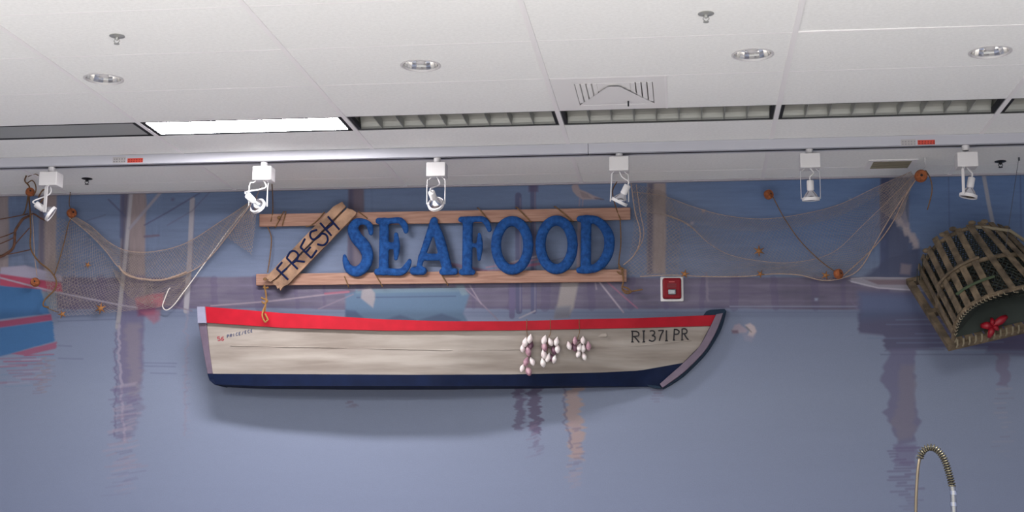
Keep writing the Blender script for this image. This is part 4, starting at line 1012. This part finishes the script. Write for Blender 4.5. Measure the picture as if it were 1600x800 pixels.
for k in range(nsl):
    th = math.pi*(.05+.90*k/(nsl-1)); j0, j1 = rr_.uniform(-.03, .01), rr_.uniform(-.012, .008)
    e0, e1_ = [T(j0, *archp(th, 1.05, 0)), T(Lh+j1, *archp(th, 1.05, Lh))]
    ta = T(0, *archp(th+.05, 1.05, Lh/2))-T(0, *archp(th-.05, 1.05, Lh/2)); nrm = ta.cross(ax).normalized()
    b = MB(); b.bar(e0, e1_, .040, .010, nrm); b.obj('slat', M_SLAT, trap, bevel=.002)
# hinged door panel cleats over the left slope
b = MB()
pts_ = [T(Lh*.5, *archp(math.pi*t_, 1.09, Lh*.5)) for t_ in (.16, .22, .28, .34, .40, .45)]; b.tube(pts_, .011, 6); b.obj('door_cleat', M_SLAT, trap, smooth=True)
b = MB(); pts_ = [T(Lh*.80, *archp(math.pi*t_, 1.09, Lh*.8)) for t_ in (.24, .30, .36, .42, .47)]; b.tube(pts_, .009, 6); b.obj('door_cleat', mat('dark_green_lath', (58,70,48), .8), trap, smooth=True)
# netting at both ends
def end_net(a, nm, cell=.035, inset=0):
    b = MB()
    def top_at(w__):
        best = .035
        for k in range(NA+1):
            w0, h0 = archp(math.pi*k/NA, 1, a)
            if abs(w0-w__) < W_/NA*1.6: best = max(best, h0)
        return best
    n = int(W_/cell)
    for i in range(1, n): w0 = W_*i/n; b.tube([T(a, w0, .02), T(a, w0, top_at(w0)-.01)], .003, 5)
    for j in range(1, int(HH/cell)):
        h0 = j*cell; ws = [archp(math.pi*k/NA, 1, a) for k in range(NA+1)]; ok = [w0 for w0, hh in ws if hh >= h0]
        if ok: b.tube([T(a, min(ok), h0), T(a, max(ok), h0)], .003, 5)
    return b.obj(nm, M_TRAPNET, trap)
end_net(.03, 'end_netting', .017)
b = MB(); net_patch(b, [T(.04, W_*f_, .05) for f_ in (.08, .3, .5, .7, .92)], [T(Lh*.8, W_*f_, .16) for f_ in (.08, .3, .5, .7, .92)], .016, .0032, seed=21, wav=0); b.obj('inner_netting', M_TRAPNET, trap)
b = MB(); net_patch(b, [T(.01, *archp(math.pi*k/30, .97, 0)) for k in range(31)], [T(Lh-.02, *archp(math.pi*k/30, .97, Lh)) for k in range(31)], .017, .0028, seed=22, wav=0); b.obj('lining_netting', M_TRAPNET, trap)  # extra lining added to darken the gaps between the slats
b = MB(); ring = [T(Lh-.03, *archp(math.pi*k/NA, .97)) for k in range(NA+1)]; ctr = T(Lh-.03-.16, W_/2, HH*.42)     # funnel of dark mesh behind the front hoop
inner = [ctr+(wx*math.cos(math.pi-math.pi*k/NA)*.07+ux*math.sin(math.pi*k/NA)*.06) for k in range(NA+1)]
vs = ring+inner; n = NA+1; b.add(vs, [(k, k+1, n+k+1, n+k) for k in range(NA)]); b.add([ring[0], ring[-1], inner[-1], inner[0]], [(0,1,2,3)])
b.obj('funnel_netting', M_TRAPNET, trap)
# pale lacing along the front hoop and sill
b = MB()
for k in range(40):
    t_ = k/40; p = T(Lh+.004, *archp(math.pi*t_, 1.0)); q_ = T(Lh+.004, *archp(math.pi*(t_+.010), .965)); b.tube([p-ax*.012+ux*.006, p+ax*.008, q_+ax*.004], .0034, 5)
for k in range(19):
    w0 = .03+k*(W_-.06)/18; b.tube([T(Lh+.022, w0, .0), T(Lh+.026, w0+.004, .022), T(Lh+.0, w0+.012, .042)], .0058, 5)
b.obj('lacing', M_TWINE, trap)
# ribbon bow
bc = T(Lh+.03, .31, .055); bow = None
def leaf(a, b_, wd, nm):
    bb = MB(); a, b_ = Vector(a), Vector(b_); d = b_-a; sd = d.cross(Vector((0,1,0))).normalized(); n = 8; vs = []
    for i in range(n+1):
        f_ = i/n; ww = wd*(.25+.75*math.sin(math.pi*min(1, f_*.85+.08))); c_ = a.lerp(b_, f_)+Vector((0,-.025*math.sin(math.pi*f_),0)); vs += [c_-sd*ww, c_+Vector((0,-.008,0)), c_+sd*ww]
    fs = []
    for i in range(n): fs += [(3*i,3*i+1,3*i+4,3*i+3), (3*i+1,3*i+2,3*i+5,3*i+4)]
    bb.add(vs, fs); o = bb.obj(nm, M_BOW, trap, smooth=True); so2 = o.modifiers.new('t', 'SOLIDIFY'); so2.thickness = .003; o['label'] = 'red ribbon bow loop'
bp = P(1550, 510, bc.y-.02)
def B_(x, y): return P(x, y, bc.y-.02)
leaf(bp, B_(1532, 509), .022, 'bow_loop'); leaf(bp, B_(1573, 494), .022, 'bow_loop'); leaf(bp, B_(1545, 528), .018, 'bow_tail'); leaf(bp, B_(1560, 516), .014, 'bow_tail'); leaf(bp, B_(1549, 497), .014, 'bow_loop'); 
b = MB(); b.ball(bp, .013, .012, .013); o = b.obj('bow_knot', M_BOW, trap, smooth=True)
# suspension
hk = PC(1592, 246)
b = MB(); pA = T(Lh*.5, W_*.62, HH*1.02); b.tube([hk, hk+Vector((0,0,-.02))], .006, 8); b.tube([hk, pA], .0018, 6); b.obj('hanging_wire', mat('galvanised_wire', (90,92,100), .5, metal=.6), trap)
b = MB(); b.tube([T(.0,W_*.50,HH*1.05), T(.06,W_*.62,HH*1.08), T(.1,W_*.8,HH*.98), T(.14,W_*.93,HH*.7)], .011, 6); b.obj('coiled_rope', M_TWINE, trap, smooth=True)
for t_ in (.18, .33, .40, .52, .60, .78): 
    b = MB(); b.ball(T(.0, *archp(math.pi*t_, 1.07, 0)), .024, .018, .016); b.obj('rope_knot', M_SLAT, trap, smooth=True)

# ------------------------------------------------------------------ pre-rinse faucet in the foreground
YF = 4.6
fa = thing('spring_faucet', 'tall coiled spring pre-rinse faucet arching at bottom right foreground', 'faucet', P(1432, 800, YF))
pc = smooth_path([P(x, y, YF) for x, y in [(1432,830),(1431,800),(1432,765),(1435,728),(1441,706),(1452,699),(1463,702),(1474,715),(1482,737),(1488,762),(1490,790),(1491,830)]], 14)
zb = FLOOR+.92
b = MB(); i1 = 14*4-4
b.tube([Vector((pc[0].x, YF, zb))]+pc[:i1], .0048, 10); b.obj('riser_pipe', mat('dull_bronze_steel', (120,108,92), .35, metal=.9), fa, smooth=True)
core = pc[i1-4:14*9]
b = MB(); b.tube(core, .0068, 10); b.obj('hose', M_BLACK, fa, smooth=True)
# helical spring
Ls = [0]
for a, c_ in zip(core[:-1], core[1:]): Ls.append(Ls[-1]+(c_-a).length)
turns = int(Ls[-1]/.0078); n = turns*12; hp = []
for k in range(n+1):
    s = Ls[-1]*k/n; i = min(max(int(np.searchsorted(Ls, s))-1, 0), len(core)-2); f_ = (s-Ls[i])/max(1e-9, Ls[i+1]-Ls[i])
    p = core[i].lerp(core[i+1], f_); d = (core[i+1]-core[i]).normalized(); sd = d.cross(Vector((0,1,0))).normalized(); a = 2*math.pi*turns*k/n
    hp.append(p+(sd*math.cos(a)+Vector((0,1,0))*math.sin(a))*.0098)
b = MB(); b.tube(hp, .0021, 6); b.obj('spring_coil', M_COIL, fa, smooth=True)
b = MB(); b.tube(pc[14*9-2:], .0088, 14)
pe = pc[-1]; b.tube([pe, pe+Vector((0,0,-.14))], .011, 14); b.obj('spray_grip', M_STEEL, fa, smooth=True)
for k in (0, 2.2): 
    b = MB(); q_ = P(1489.5, 770+k*8, YF); b.lathe([(.0, .006), (.0115, .006), (.0115, -.006), (0, -.006)], Matrix.Translation(q_), 18); b.obj('collar', M_CHROME, fa, smooth=True)
b = MB(); b.lathe([(.0, .06), (.02, .06), (.03, .0), (.04, -.002), (0, -.002)], Matrix.Translation((pc[0].x, YF, zb)), 24); b.obj('base_flange', M_STEEL, fa, smooth=True)
b = MB(); b.lathe([(.02, 0), (.034, -.03), (.036, -.04), (0, -.042)], Matrix.Translation(pe+Vector((0,0,-.14))), 20); b.obj('spray_head', M_STEEL, fa, smooth=True)
# steel counter the faucet stands on (below the picture)
t = thing('steel_counter', 'stainless steel counter below the spring faucet', 'counter', (pc[0].x, YF, FLOOR))
b = MB(); b.box((pc[0].x-.8, YF-.6, zb-.05), (pc[0].x+.9, YF+.15, zb-.002)); b.obj('counter_top', M_STEEL, t, bevel=.004)
for sx in (-.75, .85):
    for sy in (-.55, .1): b = MB(); b.box((pc[0].x+sx-.02, YF+sy-.02, FLOOR), (pc[0].x+sx+.02, YF+sy+.02, zb-.05)); b.obj('leg', M_STEEL, t)
